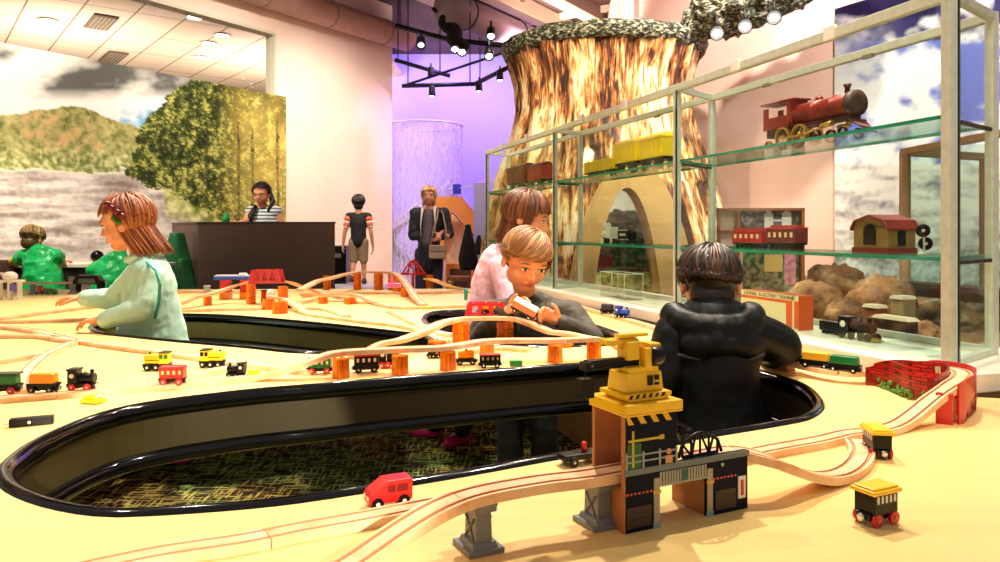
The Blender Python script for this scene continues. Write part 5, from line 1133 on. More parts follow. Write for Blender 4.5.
# dark landscape print seen through the doorway
mb = MB(); cols = []; nx, ny = 90, 100
for j in range(ny+1):
    for i in range(nx+1):
        px = 575+110*i/nx; py = 172+140*j/ny; p = J(px, py, 6.9); mb.v.append(p)
        n1 = fb(px, py*2.2, .05, 5, 31); n2 = fb(px, py*1.5, .18, 4, 8)
        if py < 211+n1*6: c = rgb(252, 246, 236)  # white top paints the bright glow under the arch apex
        else:
            c = mixc(rgb(30, 24, 18), rgb(128, 108, 84), .38+n1*.8+n2*.6)
            if py > 243 and px > 612: c = mixc(c, mixc(rgb(14, 34, 18), rgb(60, 110, 60), .3+n2*1.4), .85)
            if py > 272: c = mixc(c, mixc(rgb(120, 140, 40), rgb(230, 226, 130), .5+n2), .8)
            if abs(py-262) < 5 and px < 612: c = rgb(120, 26, 24)
        cols.append(c)
for j in range(ny):
    for i in range(nx): a = j*(nx+1)+i; mb.f.append((a, a+1, a+nx+2, a+nx+1)); mb.m.append(0); mb.sm.append(False)
b = MB(); p, q = J(574, 171, 6.93), J(686, 313, 6.93); b.box2((p.x, 6.91, max(0, q.z)), (q.x, 6.96, p.z)); bo = b.build('landscape_panel', mat('panel_back', rgb(60, 50, 40))); tag(bo, 'dark rocky landscape print with a painted white glow inside the stump doorway', 'mural')
mb.build('printed_face', attr_mat('print_matte'), bo, colors=cols)
# leafy canopy arm reaching to the upper right
mb = MB(); ca_ = [J(690, 30, 6.5), J(715, 8, 6.3), J(755, -5, 6.0), J(792, -24, 5.85), J(815, -50, 5.8)]
mb.tube(ca_, [.10, .26, .26, .24, .18], 22)
o = mb.build('leafy_canopy', leafm, disp=.16, dscale=.08, remesh=.03); tag(o, 'grey green leafy canopy arm spreading from the stump top to the upper right', 'tree canopy')
# ================================================================== BACKGROUND LEFT
ctr = empty('service_counter', J(253, 300, 6.6), 0, 'dark brown boxy counter in front of the woman in stripes', 'counter', local=False)
dk = mat('dark_laminate', rgb(110, 82, 72), .5, var=.06, scale=3)
A_ = J(198, 300, 6.4); B2 = J(335, 300, 6.4); Lc = J(172, 300, 7.15)
b = MB(); vs = []
for z in (0, 1.17): vs += [V(A_, z), V(B_:=B2, z), V(B2+Vector((-.25, .8, 0)), z), V(Lc, z)]
b.add(vs, [(3, 2, 1, 0), (4, 5, 6, 7), (0, 1, 5, 4), (1, 2, 6, 5), (2, 3, 7, 6), (3, 0, 4, 7)]); b.build('cabinet_body', dk, ctr, bevel=.004)
b = MB(); vs = []
for z in (1.165, 1.178): vs += [V(A_, z)+Vector((-.01, -.01, 0)), V(B2, z)+Vector((.01, -.01, 0)), V(B2+Vector((-.24, .81, 0)), z), V(Lc, z)+Vector((-.01, .01, 0))]
b.add(vs, [(3, 2, 1, 0), (4, 5, 6, 7), (0, 1, 5, 4), (1, 2, 6, 5), (2, 3, 7, 6), (3, 0, 4, 7)]); b.build('countertop', mat('countertop_dark', rgb(74, 52, 46), .35), ctr, bevel=.002)
for zz in (1.07, .83):
    b = MB(); c = V((A_*.45+Lc*.55), zz); b.box(c+Vector((-.06, -.05, 0)), (.24, .05, .03), rz=-1.2); b.build('coat_peg', mat('peg_wood', rgb(226, 186, 120), .5), ctr, bevel=.004)
# green smocks hanging on the pegs
def drape(name, c, w_, h, label, m_, cat):
    mb = MB(); n = 14; mm = 16
    for j in range(mm+1):
        t = j/mm; ww = w_*(.25+.75*min(1, t*1.3))*(1-.15*max(0, t-.8)*5)
        for i in range(n):
            a_ = 2*PI*i/n; f_ = 1+.22*math.sin(a_*4+t*3)+.1*math.sin(a_*7); mb.v.append(Vector(c)+Vector((math.cos(a_)*ww*.5*f_, math.sin(a_)*.07*f_, -h*t)))
    for j in range(mm):
        for i in range(n): mb.f.append((j*n+i, (j+1)*n+i, (j+1)*n+(i+1) % n, j*n+(i+1) % n)); mb.m.append(0); mb.sm.append(True)
    mb.f.append(tuple(range(n))); mb.m.append(0); mb.sm.append(False); mb.f.append(tuple(reversed([mm*n+i for i in range(n)]))); mb.m.append(0); mb.sm.append(False)
    o = mb.build(name, m_, smooth_it=2); tag(o, label, cat); return o
dg_ = mat('dark_green_cloth', rgb(14, 92, 44), .6, var=.3, scale=9)
o = drape('smock', J(177, 232, 6.55), .36, .62, 'long dark green smock hanging on the counter\'s upper peg', dg_, 'smock')
o = drape('smock', J(184, 258, 6.45), .24, .40, 'short dark green smock hanging in front on the lower peg', dg_, 'smock')
# pale ledge with children at the far left
lg = empty('water_table', J(60, 300, 6.2), 0, 'low pale topped bench along the mural at the far left', 'bench', local=False)
b = MB(); p, q = J(-40, 264, 6.0), J(160, 262, 6.3); b.box2((p.x, 6.0, p.z-.03), (q.x+.1, 6.38, p.z)); b.build('benchtop', mat('bench_white', rgb(240, 228, 206), .5), lg, bevel=.004)
b = MB(); b.box2((p.x, 6.04, 0), (q.x+.08, 6.36, p.z-.03)); b.build('bench_front', ramp_mat('stone_front', [(.4, rgb(60, 46, 40)), (.6, rgb(150, 124, 112))], (1, 1, 1), 5, 6, .7, .3), lg)
b = MB(); p = J(8, 276, 5.95); b.box2((p.x-.3, 5.7, 0), (p.x+.02, 6.0, p.z+.13)); tag(b.build('side_box', dk, bevel=.006), 'dark box at the left photo edge beside the bench', 'box')
b = MB(); p = J(97, 260, 6.1); b.ell(p+Vector((0, 0, .03)), (.05, .05, .05)); b.lathe([(.03, -.02), (.02, 0)], p, n=12); tag(b.build('black_bowl', blk), 'small black round object on the pale bench beside the green smock', 'bowl')
# ---- scrim cylinder, ramp rails
scr = MB(); sc0 = J(425, 290, 11.4); nn = 60; R0 = .565
scm, nt, N, L, b0 = new_mat('scrim_mesh'); b0.inputs['Base Color'].default_value = (*rgb(225, 215, 250), 1); b0.inputs['Roughness'].default_value = .9
tc = N.new('ShaderNodeTexCoord'); wv = N.new('ShaderNodeTexWave'); wv.inputs['Scale'].default_value = 5; wv.inputs['Distortion'].default_value = 9; wv.inputs['Detail'].default_value = 2
rr = N.new('ShaderNodeMapRange'); rr.inputs[3].default_value = .26; rr.inputs[4].default_value = .48
L.new(tc.outputs['Object'], wv.inputs[0]); L.new(wv.outputs['Fac'], rr.inputs[0]); L.new(rr.outputs[0], b0.inputs['Alpha'])
for z in (.05, 2.70):
    for k in range(nn): a_ = 2*PI*k/nn; scr.v.append(Vector((sc0.x+R0*math.cos(a_), sc0.y+R0*math.sin(a_), z)))
for k in range(nn): scr.f.append((k, (k+1) % nn, nn+(k+1) % nn, nn+k)); scr.m.append(0); scr.sm.append(True)
e = empty('mesh_curtain', (sc0.x, sc0.y, 0), 0, 'tall round see-through white mesh curtain with a moire pattern behind the woman', 'curtain', local=False)
scr.build('mesh_cloth', scm, e); hoopm = mat('hoop_white', rgb(235, 228, 240), .4)
for z in (2.70, .06):
    b = MB(); b.tube([(sc0.x+R0*math.cos(2*PI*k/40), sc0.y+R0*math.sin(2*PI*k/40), z) for k in range(40)], .016, 6, True); b.build('hoop', hoopm, e)
e = empty('spiral_ramp', (sc0.x+.1, sc0.y, 0), 0, 'pale spiral ramp with slatted railing inside the mesh curtain', 'ramp', local=False)
RR_ = .46
pts = [Vector((sc0.x+RR_*math.cos(a_), sc0.y+RR_*math.sin(a_)*.9, .35+1.35*(a_+PI*.0-1.2)/4.6)) for a_ in [1.2+4.6*k/40 for k in range(41)]]
b = MB(); b.sweep([(-.02, -.02), (.14, -.02), (.14, .02), (-.02, .02)], [p for p in pts]); b.build('ramp_deck', mat('ramp_lilac', rgb(190, 176, 232), .5), e)
b = MB(); b.tube([p+Vector((0, 0, .16)) for p in pts], .018, 6); b.build('handrail', hoopm, e)
for k in range(0, 41, 2):
    b = MB(); b.tube([pts[k], pts[k]+Vector((0, 0, .16))], .008, 4); b.build('baluster', hoopm, e)
b = MB(); b.tube([J(448, 190, 11), J(470, 186, 10.8), J(500, 180, 10.6)], .012, 6); b.build('thin_rail', hoopm, e)
b = MB(); b.box(J(457, 189, 10.9), (.12, .04, .14)); tag(b.build('blue_panel', mat('deep_blue', rgb(40, 40, 200), .5), bevel=.005), 'small deep blue panel above the orange ramp side', 'panel')
# orange plywood ramp structure
e = empty('plywood_ramp', J(455, 300, 9.6), 0, 'orange plywood climbing structure with a triangular opening right of the woman', 'play structure', local=False)
o_ = mat('orange_plywood', rgb(238, 148, 78), .5, var=.08, scale=3); o2 = mat('pale_peach', rgb(250, 214, 176), .5)
def poly_at(pts, y, th, name, m_, par):
    b = MB(); q = [J(px, py if py < 299 else 317, y) for px, py in pts]; b.prism([(p.x, p.z) for p in q], y, y+th); return b.build(name, m_, par)
poly_at([(430, 196), (462, 197), (475, 213), (482, 232), (482, 244), (452, 210), (446, 225), (440, 300), (428, 300)], 9.5, .06, 'side_panel', o_, e)
poly_at([(452, 212), (480, 243), (480, 300), (442, 300), (446, 232)], 9.75, .05, 'inner_panel', o2, e)
b = MB(); b.tube([J(452, 212, 9.49), J(481, 243, 9.49)], .01, 5); b.tube([J(452, 212, 9.49), J(446, 232, 9.49)], .01, 5); b.build('edge_strip', mat('edge_brown', rgb(150, 80, 40), .5), e)
for px, py, w_, h_, lb, m_ in [(461, 276, .34, .32, 'orange wooden box stacked below the plywood opening', o_), (459, 287, .28, .26, 'small brown wooden box in front of the orange one', mat('box_brown', rgb(140, 84, 50), .5))]:
    b = MB(); p = J(px, py, 9.25 if w_ > .3 else 8.9); ht = p.z+h_/2; p.z = ht/2; b.box(p, (w_, .25, ht)); o = b.build('wooden_box', m_, bevel=.01); tag(o, lb, 'box')
    b = MB(); b.box(p+Vector((0, -.128, ht/2-h_/2)), (w_*.75, .006, h_*.6)); b.build('front_inset', mat('inset_dark', rgb(96, 56, 34), .6), o)
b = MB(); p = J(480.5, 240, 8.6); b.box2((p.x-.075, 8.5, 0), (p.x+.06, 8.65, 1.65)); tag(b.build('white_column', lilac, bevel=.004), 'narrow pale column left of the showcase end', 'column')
def coat(px, py, y, w_, h, label): return drape('coat', J(px, py, y), w_, h, label, mat('coat_dark', rgb(30, 22, 26), .8), 'coat')
coat(468, 224, 8.4, .20, .52, 'dark coat hanging left of the narrow pale column'); coat(479, 235, 8.3, .12, .22, 'small black bag-like coat on the pale column')
# boy's round platform and black bin
e = empty('round_platform', J(350, 290, 8.95), 0, 'grey white round platform under the boy in the black shirt', 'platform', local=False)
p = J(358, 285, 8.95); b = MB(); b.lathe([(.50, 0), (.50, .40), (.46, .45), (.02, .465)], (p.x, p.y+.1, 0), n=40); b.build('platform_body', mat('platform_grey', rgb(176, 168, 182), .4), e)
b = MB(); b.lathe([(.52, .40), (.53, .42), (.52, .44)], (p.x, p.y+.1, 0), n=40); b.build('rim_band', mat('rim_violet', rgb(120, 110, 150), .3), e)
b = MB(); p = J(342, 270, 9.3); b.box((p.x-.05, p.y, .46), (.26, .3, .92)); o = b.build('black_bin', blk, bevel=.01); tag(o, 'black box bin between the counter and the boy in black', 'bin')
b = MB(); b.box((p.x-.05, p.y-.153, .80), (.14, .006, .05)); b.build('bin_slot', mat('slot_grey', rgb(90, 90, 96), .5), o)
# green bottle on the counter
b = MB(); p = J(226, 222, 6.9); p.z = 1.178; b.lathe([(.035, 0), (.035, .05), (.014, .075), (.014, .095)], p, n=14); tag(b.build('green_cup', mat('bright_green', rgb(30, 190, 100), .4)), 'bright green bottle on the counter beside the woman in stripes', 'bottle')
# ================================================================== PEOPLE
skin = mat('skin', rgb(236, 164, 122), .62, spec=.15, var=.05, scale=14); skin2 = mat('skin_far', rgb(206, 136, 104), .55)
eyew = mat('eye_white', rgb(240, 232, 224), .3); iris = mat('iris_dark', rgb(40, 24, 16), .3); lipm = mat('lip_pink', rgb(206, 92, 78), .4)
def frame(fwd, up=Vector((0, 0, 1))):
    f = Vector(fwd).normalized(); r = f.cross(Vector(up)).normalized(); u = r.cross(f)
    return Matrix((r, f, u)).transposed()
def template(x, y, z0, h, yaw, child=True):
    k = h; hh = (.178 if child else .138)*k; Rz = Matrix.Rotation(math.radians(yaw), 3, 'Z'); o = Vector((x, y, z0))
    P = lambda a, b, c: o + Rz @ Vector((a*k, b*k, c*k))
    sz = (h-hh)/h-.035; sw = .105 if child else .105; pz = .48 if child else .52
    d = dict(h=h, hs=hh, head=P(0, .01, 1-hh/h*.5), face=Rz @ Vector((0, 1, 0)), up=Vector((0, 0, 1)), neck=P(0, -.005, sz+.005), chest=P(0, 0, sz-.10), pelvis=P(0, 0, pz), fwd=Rz @ Vector((0, 1, 0)), o=o, Rz=Rz)
    for s, n in ((-1, 'L'), (1, 'R')):
        d['sh'+n] = P(s*sw, 0, sz-.03); d['el'+n] = P(s*(sw+.03), -.01, sz-.20); d['wr'+n] = P(s*(sw+.03), .04, sz-.35); d['hd'+n] = Vector((0, 0, -1))+d['fwd']*.2
        d['hp'+n] = P(s*.048, 0, pz-.01); d['kn'+n] = P(s*.055, .012, .27); d['an'+n] = P(s*.055, -.01, .045); d['pn'+n] = Rz @ Vector((-s, 0, 0))
    return d
def add_hand(mb, w, d, pn, side, s, curl=.35):   # d = pointing direction, pn = palm normal, side = thumb direction
    d = d.normalized(); pn = (pn-d*pn.dot(d)).normalized(); sd = d.cross(pn)
    if sd.dot(side) < 0: sd = -sd
    R = Matrix((sd, d, pn)).transposed()
    mb.cap(w-d*.06*s, w+d*.2*s, .115*s, .13*s, 10)
    mb.ell(w+d*.30*s, (.22*s, .30*s, .095*s), R, 14)
    for i, (off, L_) in enumerate(((.17, .42), (.06, .48), (-.055, .45), (-.16, .36))):
        p = w+d*(.50-.02*abs(i-1))*s+sd*off*s; v = (d+sd*off*.35).normalized(); a = 0
        for q, fr_ in enumerate((.42, .32, .26)):
            a += curl*(.8+.25*q+.08*i); vv = (v*math.cos(a)+pn*math.sin(a)).normalized(); p2 = p+vv*L_*fr_*s
            mb.cap(p, p2, (.058-.005*q)*s, (.053-.006*q)*s, 8); p = p2
    p = w+d*.14*s+sd*.13*s; v = (d*.65+sd*.75+pn*.25).normalized()
    for q, L_ in enumerate((.20, .17, .14)):
        p2 = p+v*L_*s; mb.cap(p, p2, (.072-.006*q)*s, (.066-.008*q)*s, 8); p = p2; v = (v+d*.35+pn*.2*(1+curl)).normalized()
def add_head(mb, c, R, s):
    def q(x, y, z): return c+R @ Vector((x*s, y*s, z*s))
    def el(x, y, z, a, b, e): mb.ell(q(x, y, z), (a*s, b*s, e*s), R, 18)
    el(0, -.06, .12, .355, .425, .375); el(0, .08, -.10, .285, .32, .36); el(0, .20, -.36, .15, .155, .12); el(0, .28, .10, .25, .14, .12)
    for k in (-1, 1):
        el(k*.15, .21, -.15, .125, .13, .15); el(k*.365, -.03, -.06, .04, .085, .125); el(k*.15, .33, .06, .09, .06, .03); el(k*.17, .04, -.27, .11, .2, .13)
    mb.cap(q(0, .38, .02), q(0, .455, -.12), .032*s, .042*s, 10); mb.cap(q(-.045, .42, -.135), q(.045, .42, -.135), .031*s, .031*s, 8)
    mb.cap(q(-.075, .375, -.255), q(.075, .375, -.255), .026*s, .026*s, 8)
HC = Vector((0, -.035, .12)); HRr = Vector((.395, .46, .415))
def hair_mesh(c, R, s, style, m_, parent, seed=1, n=420):
    rnd = random.Random(seed); mb = MB()
    def to(p): return c+R @ (p*s)
    fringe = style.get('fringe', .18); bottom = style.get('bottom', -.30); ln = style.get('len', .4); swp = Vector(style.get('sweep', (0, 0, 0))); long_ = style.get('long', False); thick = style.get('thick', .030)
    yf = style.get('yf', .13)
    def excl(p): return (p.y > yf and p.z < fringe+.10) or (p.y > -.06 and p.z < style.get('side', -.02)) or p.z < bottom
    N1 = 36; grid = []
    for i in range(N1//2+1):
        t = PI*i/(N1//2)
        for k in range(N1): a_ = 2*PI*k/N1; grid.append(HC+Vector((HRr.x*.97*math.sin(t)*math.cos(a_), HRr.y*.97*math.sin(t)*math.sin(a_), HRr.z*.97*math.cos(t))))
    vs = [to(p) for p in grid]; fs = []
    for i in range(N1//2):
        for k in range(N1):
            q = (i*N1+k, (i+1)*N1+k, (i+1)*N1+(k+1) % N1, i*N1+(k+1) % N1); ce = sum((grid[x] for x in q), Vector())/4
            if not excl(ce): fs.append(q)
    mb.add(vs, fs, 0, True)
    nape = style.get('bottom', -.3) < -.54
    if nape: mb.ell(to(Vector((0, -.15, -.20))), (.30*s, .24*s, .27*s), R, 16)
    crown = Vector(style.get('crown', (0, -.12, 1))).normalized()
    for i in range(n):
        z = 1-1.45*(i+.5)/n; a_ = i*2.39996+rnd.uniform(-.2, .2); rr = math.sqrt(max(0, 1-z*z)); d = Vector((rr*math.cos(a_), rr*math.sin(a_), z))
        p = HC+Vector((HRr.x*d.x, HRr.y*d.y, HRr.z*d.z))
        if excl(p) : continue
        L_ = ln*rnd.uniform(.8, 1.15); st = .07; pts = [p]; jit = Vector((rnd.gauss(0, .12), rnd.gauss(0, .12), 0)); off = rnd.uniform(.0, .035); k = 0
        while k*st < L_:
            if nape and p.z < -.10 and p.y < -.12:
                p = p+Vector((-p.x*.25+jit.x*.15, .30, -1)).normalized()*st
                if p.z < -.50+.06*jit.x: break
                pts.append(p); k += 1; continue
            dd = Vector(((p.x-HC.x)/HRr.x, (p.y-HC.y)/HRr.y, (p.z-HC.z)/HRr.z)).normalized()
            fl_ = (dd-crown*dd.dot(crown)); fl_ = fl_.normalized() if fl_.length > .05 else Vector((math.cos(a_), math.sin(a_), 0)); fl_ = fl_+swp+jit*.6
            if long_: fl_ += Vector((0, 0, -.9))
            fl_ = fl_-dd*fl_.dot(dd) if (p.z > -.12 or not long_) else Vector((jit.x*.25, jit.y*.25, -1))+Vector(style.get('fly', (0, 0, 0)))
            if fl_.length < .01: break
            p = p+fl_.normalized()*st
            if p.z > -.12 or not long_:
                dd = Vector(((p.x-HC.x)/HRr.x, (p.y-HC.y)/HRr.y, (p.z-HC.z)/HRr.z)).normalized(); q_ = 1.0+off+.03*min(1, k*.3); p = HC+Vector((HRr.x*dd.x, HRr.y*dd.y, HRr.z*dd.z))*q_
            if p.y > .20 and p.z < fringe+rnd.uniform(-.05, .03) and abs(p.x) < .33: break
            if not long_ and p.z < bottom-.05: break
            if yf < .1 and p.y > yf+.03 and p.z < fringe-.05: break
            if long_ and p.z < style.get('tip', -.6)+rnd.uniform(-.06, .06): break
            pts.append(p); k += 1
        if len(pts) < 3: continue
        m = len(pts); mb.tube([to(x) for x in pts], [s*thick*(1-.75*(j/(m-1))**1.5)*(.6 if j == 0 else 1) for j in range(m)], 5, mi=rnd.choice((0, 0, 1)))
    return mb.build('hair', m_, parent)
def hairm(nm, a, b): return [mat(nm+'_base', a, .45, spec=.5), mat(nm+'_light', b, .4, spec=.5)]
def build_person(label, d, top=None, bottom=None, shoes=None, hair=None, hair_mats=None, vox=.008, sk=None, group=None, curlL=.35, curlR=.35, hand_s=None, extra=None, lids=True):
    sk = sk or skin; h = d['h']; s = d['hs']; R = frame(d['face'], d['up']); fwd = d['fwd']; mb = MB()
    add_head(mb, d['head'], R, s)
    mb.cap(d['head']+R @ Vector((0, -.10*s, -.30*s)), d['neck'], .17*s, .20*s)
    spine = (d['neck']-d['pelvis']).normalized(); BR = frame(fwd, spine); rt = BR.col[0]
    mb.ell(d['chest'], (.092*h, .060*h, .105*h), BR, 16); mb.ell(d['pelvis'], (.080*h, .060*h, .065*h), BR, 16)
    mb.cap(d['chest'], d['pelvis'], .066*h, .066*h); hs_ = hand_s or .112*h
    for n in 'LR':
        sh, el, wr = d['sh'+n], d['el'+n], d['wr'+n]
        mb.cap(d['neck']-spine*.01*h, sh, .030*h, .032*h); mb.cap(sh, el, .030*h, .023*h); mb.cap(el, wr, .024*h, .016*h)
        sg = -1 if n == 'L' else 1
        add_hand(mb, wr, d['hd'+n], d['pn'+n], d.get('th'+n, fwd+Vector((0, 0, .3))), hs_, curlL if n == 'L' else curlR)
        mb.cap(d['hp'+n], d['kn'+n], .048*h, .032*h); mb.cap(d['kn'+n], d['an'+n], .034*h, .020*h)
        ft = d.get('ft'+n, fwd); a = d['an'+n]; mb.cap(a-Vector((0, 0, .018*h)), a+ft*.075*h-Vector((0, 0, .028*h)), .020*h, .016*h)
    body = mb.build('person', sk, None, remesh=vox, smooth_it=3, origin=(d['pelvis'].x, d['pelvis'].y, min(d['anL'].z, d['anR'].z)-.045*h))
    tag(body, label, 'person', group)
    q = lambda x, y, z: d['head']+R @ Vector((x*s, y*s, z*s))
    for k in (-1, 1):
        e = MB(); e.ell(q(k*.145, .345, .0), (.060*s, .035*s, .030*s), R, 12); ey = e.build('eye', eyew, body)
        e = MB(); e.ell(q(k*.145+.0, .372, -.002), (.026*s, .014*s, .026*s), R, 10); e.build('iris', iris, ey)
        e = MB(); e.tube([q(k*.07, .395, .095), q(k*.15, .395, .115), q(k*.23, .345, .09)], [.012*s, .014*s, .008*s], 6); e.build('eyebrow', hair_mats[0] if hair_mats else iris, body)
        e = MB(); e.tube([q(k*.085, .372, .026), q(k*.145, .386, .036), q(k*.21, .352, .022)], .009*s, 5); e.build('eyelid_line', iris, body)
    e = MB(); e.tube([q(-.085, .385, -.255), q(-.03, .416, -.243), q(0, .412, -.248), q(.03, .416, -.243), q(.085, .385, -.255)], [.005*s, .011*s, .010*s, .011*s, .005*s], 6); e.tube([q(-.07, .385, -.27), q(0, .412, -.278), q(.07, .385, -.27)], [.005*s, .013*s, .005*s], 6); e.build('lips', lipm, body)
    if hair: hair_mesh(d['head'], R, s, hair, hair_mats, body, seed=len(label), n=hair.get('n', 420))
    if top:
        t = MB(); g = top.get('loose', .011)*1.0; hem = top.get('hem', .0)
        t.ell(d['chest'], (.092*h+g, .062*h+g, .110*h+g*.6), BR, 18); w0 = d['pelvis']-spine*hem*h
        t.cap(d['chest'], w0+spine*.03*h, .072*h+g, .074*h+g, 16); t.ell(w0+spine*.05*h, (.084*h+g, .064*h+g, .06*h), BR, 16)
        if top.get('flare'): t.cyl(d['chest']-spine*.02*h, w0, .07*h+g, top['flare'], n=22)
        for n in 'LR':
            sh, el, wr = d['sh'+n], d['el'+n], d['wr'+n]; t.cap(d['neck']-spine*.028*h, sh, .034*h+g*.5, .036*h+g*.7)
            sl = top.get('sleeve', 'long')
            if sl == 'long': t.cap(sh, el, .033*h+g, .028*h+g); t.cap(el, el.lerp(wr, .93), .028*h+g, .021*h+g*.7)
            elif sl == 'short': t.cap(sh, sh.lerp(el, .62), .034*h+g, .033*h+g)
        tp = t.build('shirt' if not top.get('name') else top['name'], top['mat'], body, remesh=max(vox, .007), smooth_it=3, disp=top.get('disp', .008), dscale=top.get('ds', .05))
    if bottom:
        t = MB(); g = bottom.get('loose', .010); t.ell(d['pelvis'], (.082*h+g, .062*h+g, .066*h+g), BR, 16)
        for n in 'LR':
            t.cap(d['hp'+n], d['kn'+n], .050*h+g, .036*h+g)
            if bottom.get('long', True): t.cap(d['kn'+n], d['kn'+n].lerp(d['an'+n], .93), .037*h+g, .028*h+g)
        t.build('trousers' if bottom.get('long', True) else 'shorts', bottom['mat'], body, remesh=max(vox, .008), smooth_it=2, disp=.006, dscale=.05)
    if shoes:
        for n in 'LR':
            ft = d.get('ft'+n, fwd); a = d['an'+n]; t = MB(); b0 = a-Vector((0, 0, .020*h)); t.cap(b0-ft*.02*h, b0+ft*.085*h-Vector((0, 0, .006*h)), .030*h, .024*h); t.cap(a, b0, .027*h, .028*h)
            t.build('shoe', shoes, body, remesh=.006, smooth_it=2)
    return body, R, BR
# -- girl in the mint jacket
d = template(-1.40, 3.02, 0, 1.22, 92)
d.update(head=J(127, 223, 3.0), face=Vector((-1, -.10, -.22)), hs=.222, neck=J(143, 260, 3.0), chest=J(150, 287, 3.0), pelvis=J(150, 332, 3.05),
  shL=J(152, 277, 2.90), shR=J(140, 273, 3.10), elL=J(141, 309, 2.84), wrL=J(104, 320, 2.80), hdL=Vector((-1, 0, -.05)), pnL=Vector((0, 0, -1)), thL=Vector((0, 1, 0)),
  elR=J(115, 299, 3.2), wrR=J(84, 298, 3.15), hdR=Vector((-1, -.1, .02)), pnR=Vector((0, 0, -1)), thR=Vector((0, -1, 0)),
  hpL=J(155, 345, 3.0), hpR=J(150, 345, 3.1), knL=J(160, 400, 3.2), knR=J(140, 400, 3.3), anL=J(178, 452, 3.57), anR=J(130, 459, 3.42))
mint = mat('mint_cloth', rgb(196, 236, 216), .75, var=.06, scale=8); teal = mat('teal_piping', rgb(80, 178, 168), .6)
hmA = hairm('auburn', rgb(140, 70, 32), rgb(196, 116, 58))
body, R, BR = build_person('small girl in a mint jacket with auburn bob reaching over the table', d, dict(mat=mint, hem=.10, flare=.155, name='jacket', loose=.014, disp=.014, ds=.06), dict(mat=mat('legging_black', rgb(16, 16, 20), .7)), mat('pink_shoe', rgb(220, 40, 110), .35),
  dict(long=True, tip=-.66, yf=.03, fringe=.24, bottom=-.5, side=-.30, len=1.3, fly=(-.0, -.42, 0), n=620, thick=.028), hmA, vox=.0045, hand_s=.125)
q = lambda x, y, z: d['head']+R @ Vector((x*.222, y*.222, z*.222))
b = MB()
for i, (x, y, z) in enumerate([(-.40, .10, .36), (-.435, .03, .27), (-.45, -.05, .18), (-.455, -.12, .09)]): b.ell(q(x, y, z), (.014, .017, .013), None, 10)
b.build('hair_clip', mat('maroon_clip', rgb(110, 16, 40), .3), body)
b = MB(); b.ell(q(-.44, .04, .08), (.010, .015, .009)); b.ell(q(-.44, -.02, .0), (.010, .014, .009)); b.build('bow_clip', mat('green_bow', rgb(60, 130, 50), .4), body)
b = MB(); b.tube([J(147, 262, 2.875), J(156, 270, 2.83), J(160, 285, 2.83), J(159, 300, 2.85), J(155, 318, 2.86)], .007, 6); b.build('piping', teal, body)
b = MB(); cN = d['neck']; b.tube([cN+Vector((.055*math.cos(a_), .055*math.sin(a_), .012+.012*math.cos(a_))) for a_ in [2*PI*k/16 for k in range(16)]], .016, 7, True); b.build('collar', mint, body)
# -- boy with the train (seated in the small opening)
d = template((527-500)/F*2.85, 2.85, 0, 1.18, 180)
d.update(head=J(526, 260, 2.74), face=Vector((.30, -.86, -.42)), up=Vector((.06, .1, 1)), hs=.222, neck=J(528, 301, 2.84), chest=J(530, 325, 2.84), pelvis=J(530, 390, 2.88),
  shR=J(491, 313, 2.84), shL=J(570, 313, 2.84), elR=J(476, 343, 2.84), wrR=J(507, 311, 2.62), hdR=Vector((.8, -.12, .38)), pnR=Vector((.1, -.9, -.3)), thR=Vector((.2, -.1, 1)),
  elL=J(592, 341, 2.72), wrL=J(561, 322, 2.58), hdL=Vector((-.82, -.05, .42)), pnL=Vector((-.1, -.8, -.2)), thL=Vector((-.3, -.3, 1)))
hood = mat('grey_brown_knit', rgb(68, 62, 54), .8, var=.3, scale=14)
hmB = hairm('sandy', rgb(132, 84, 42), rgb(186, 130, 74))
body, R, BR = build_person('boy in a grey brown jacket holding a toy train at the centre of the table', d, dict(mat=hood, name='jacket', loose=.014, disp=.020, ds=.05, hem=.02), dict(mat=mat('legging_black', rgb(16, 16, 20), .7)), blk,
  dict(fringe=.20, bottom=-.30, side=.0, len=.62, sweep=(.45, .25, 0), crown=(-.25, -.2, 1), n=760, thick=.026), hmB, vox=.0045, hand_s=.122, curlL=.62, curlR=.55)
b = MB(); c0 = d['neck']; b.cap(c0+Vector((.0, -.055, -.015)), c0+Vector((0, -.085, -.12)), .03, .045); b.build('black_collar', mat('black_cloth2', rgb(14, 14, 16), .8), body, remesh=.006, smooth_it=2)
b = MB(); b.cap(c0+Vector((.008, -.088, -.03)), c0+Vector((.012, -.118, -.085)), .012, .012); b.build('red_shirt_front', mat('red_cloth', rgb(170, 30, 24), .7), body)
for sx in (-1, 1):
    b = MB(); b.tube([c0+Vector((sx*.055, .01, .012)), c0+Vector((sx*.050, -.055, -.01)), c0+Vector((sx*.040, -.085, -.06)), c0+Vector((sx*.035, -.1, -.13))], .013, 7); b.build('lapel', hood, body, smooth_it=1)
# held train
pA = J(522, 305.5, 2.525); e = rolling('toy_coach', 0, 0, 0, 'cream and tan toy coach held in the seated boy\'s hands', 'coach', mat('tan_stripe', rgb(196, 120, 84), .4), whp, blk, loc=pA+Vector((0, 0, -.03)), L_=.088, c3=mat('tan_stripe', rgb(196, 120, 84), .4), rim_hub=whp)
e.rotation_euler = (math.radians(20), math.radians(27), math.radians(-12))
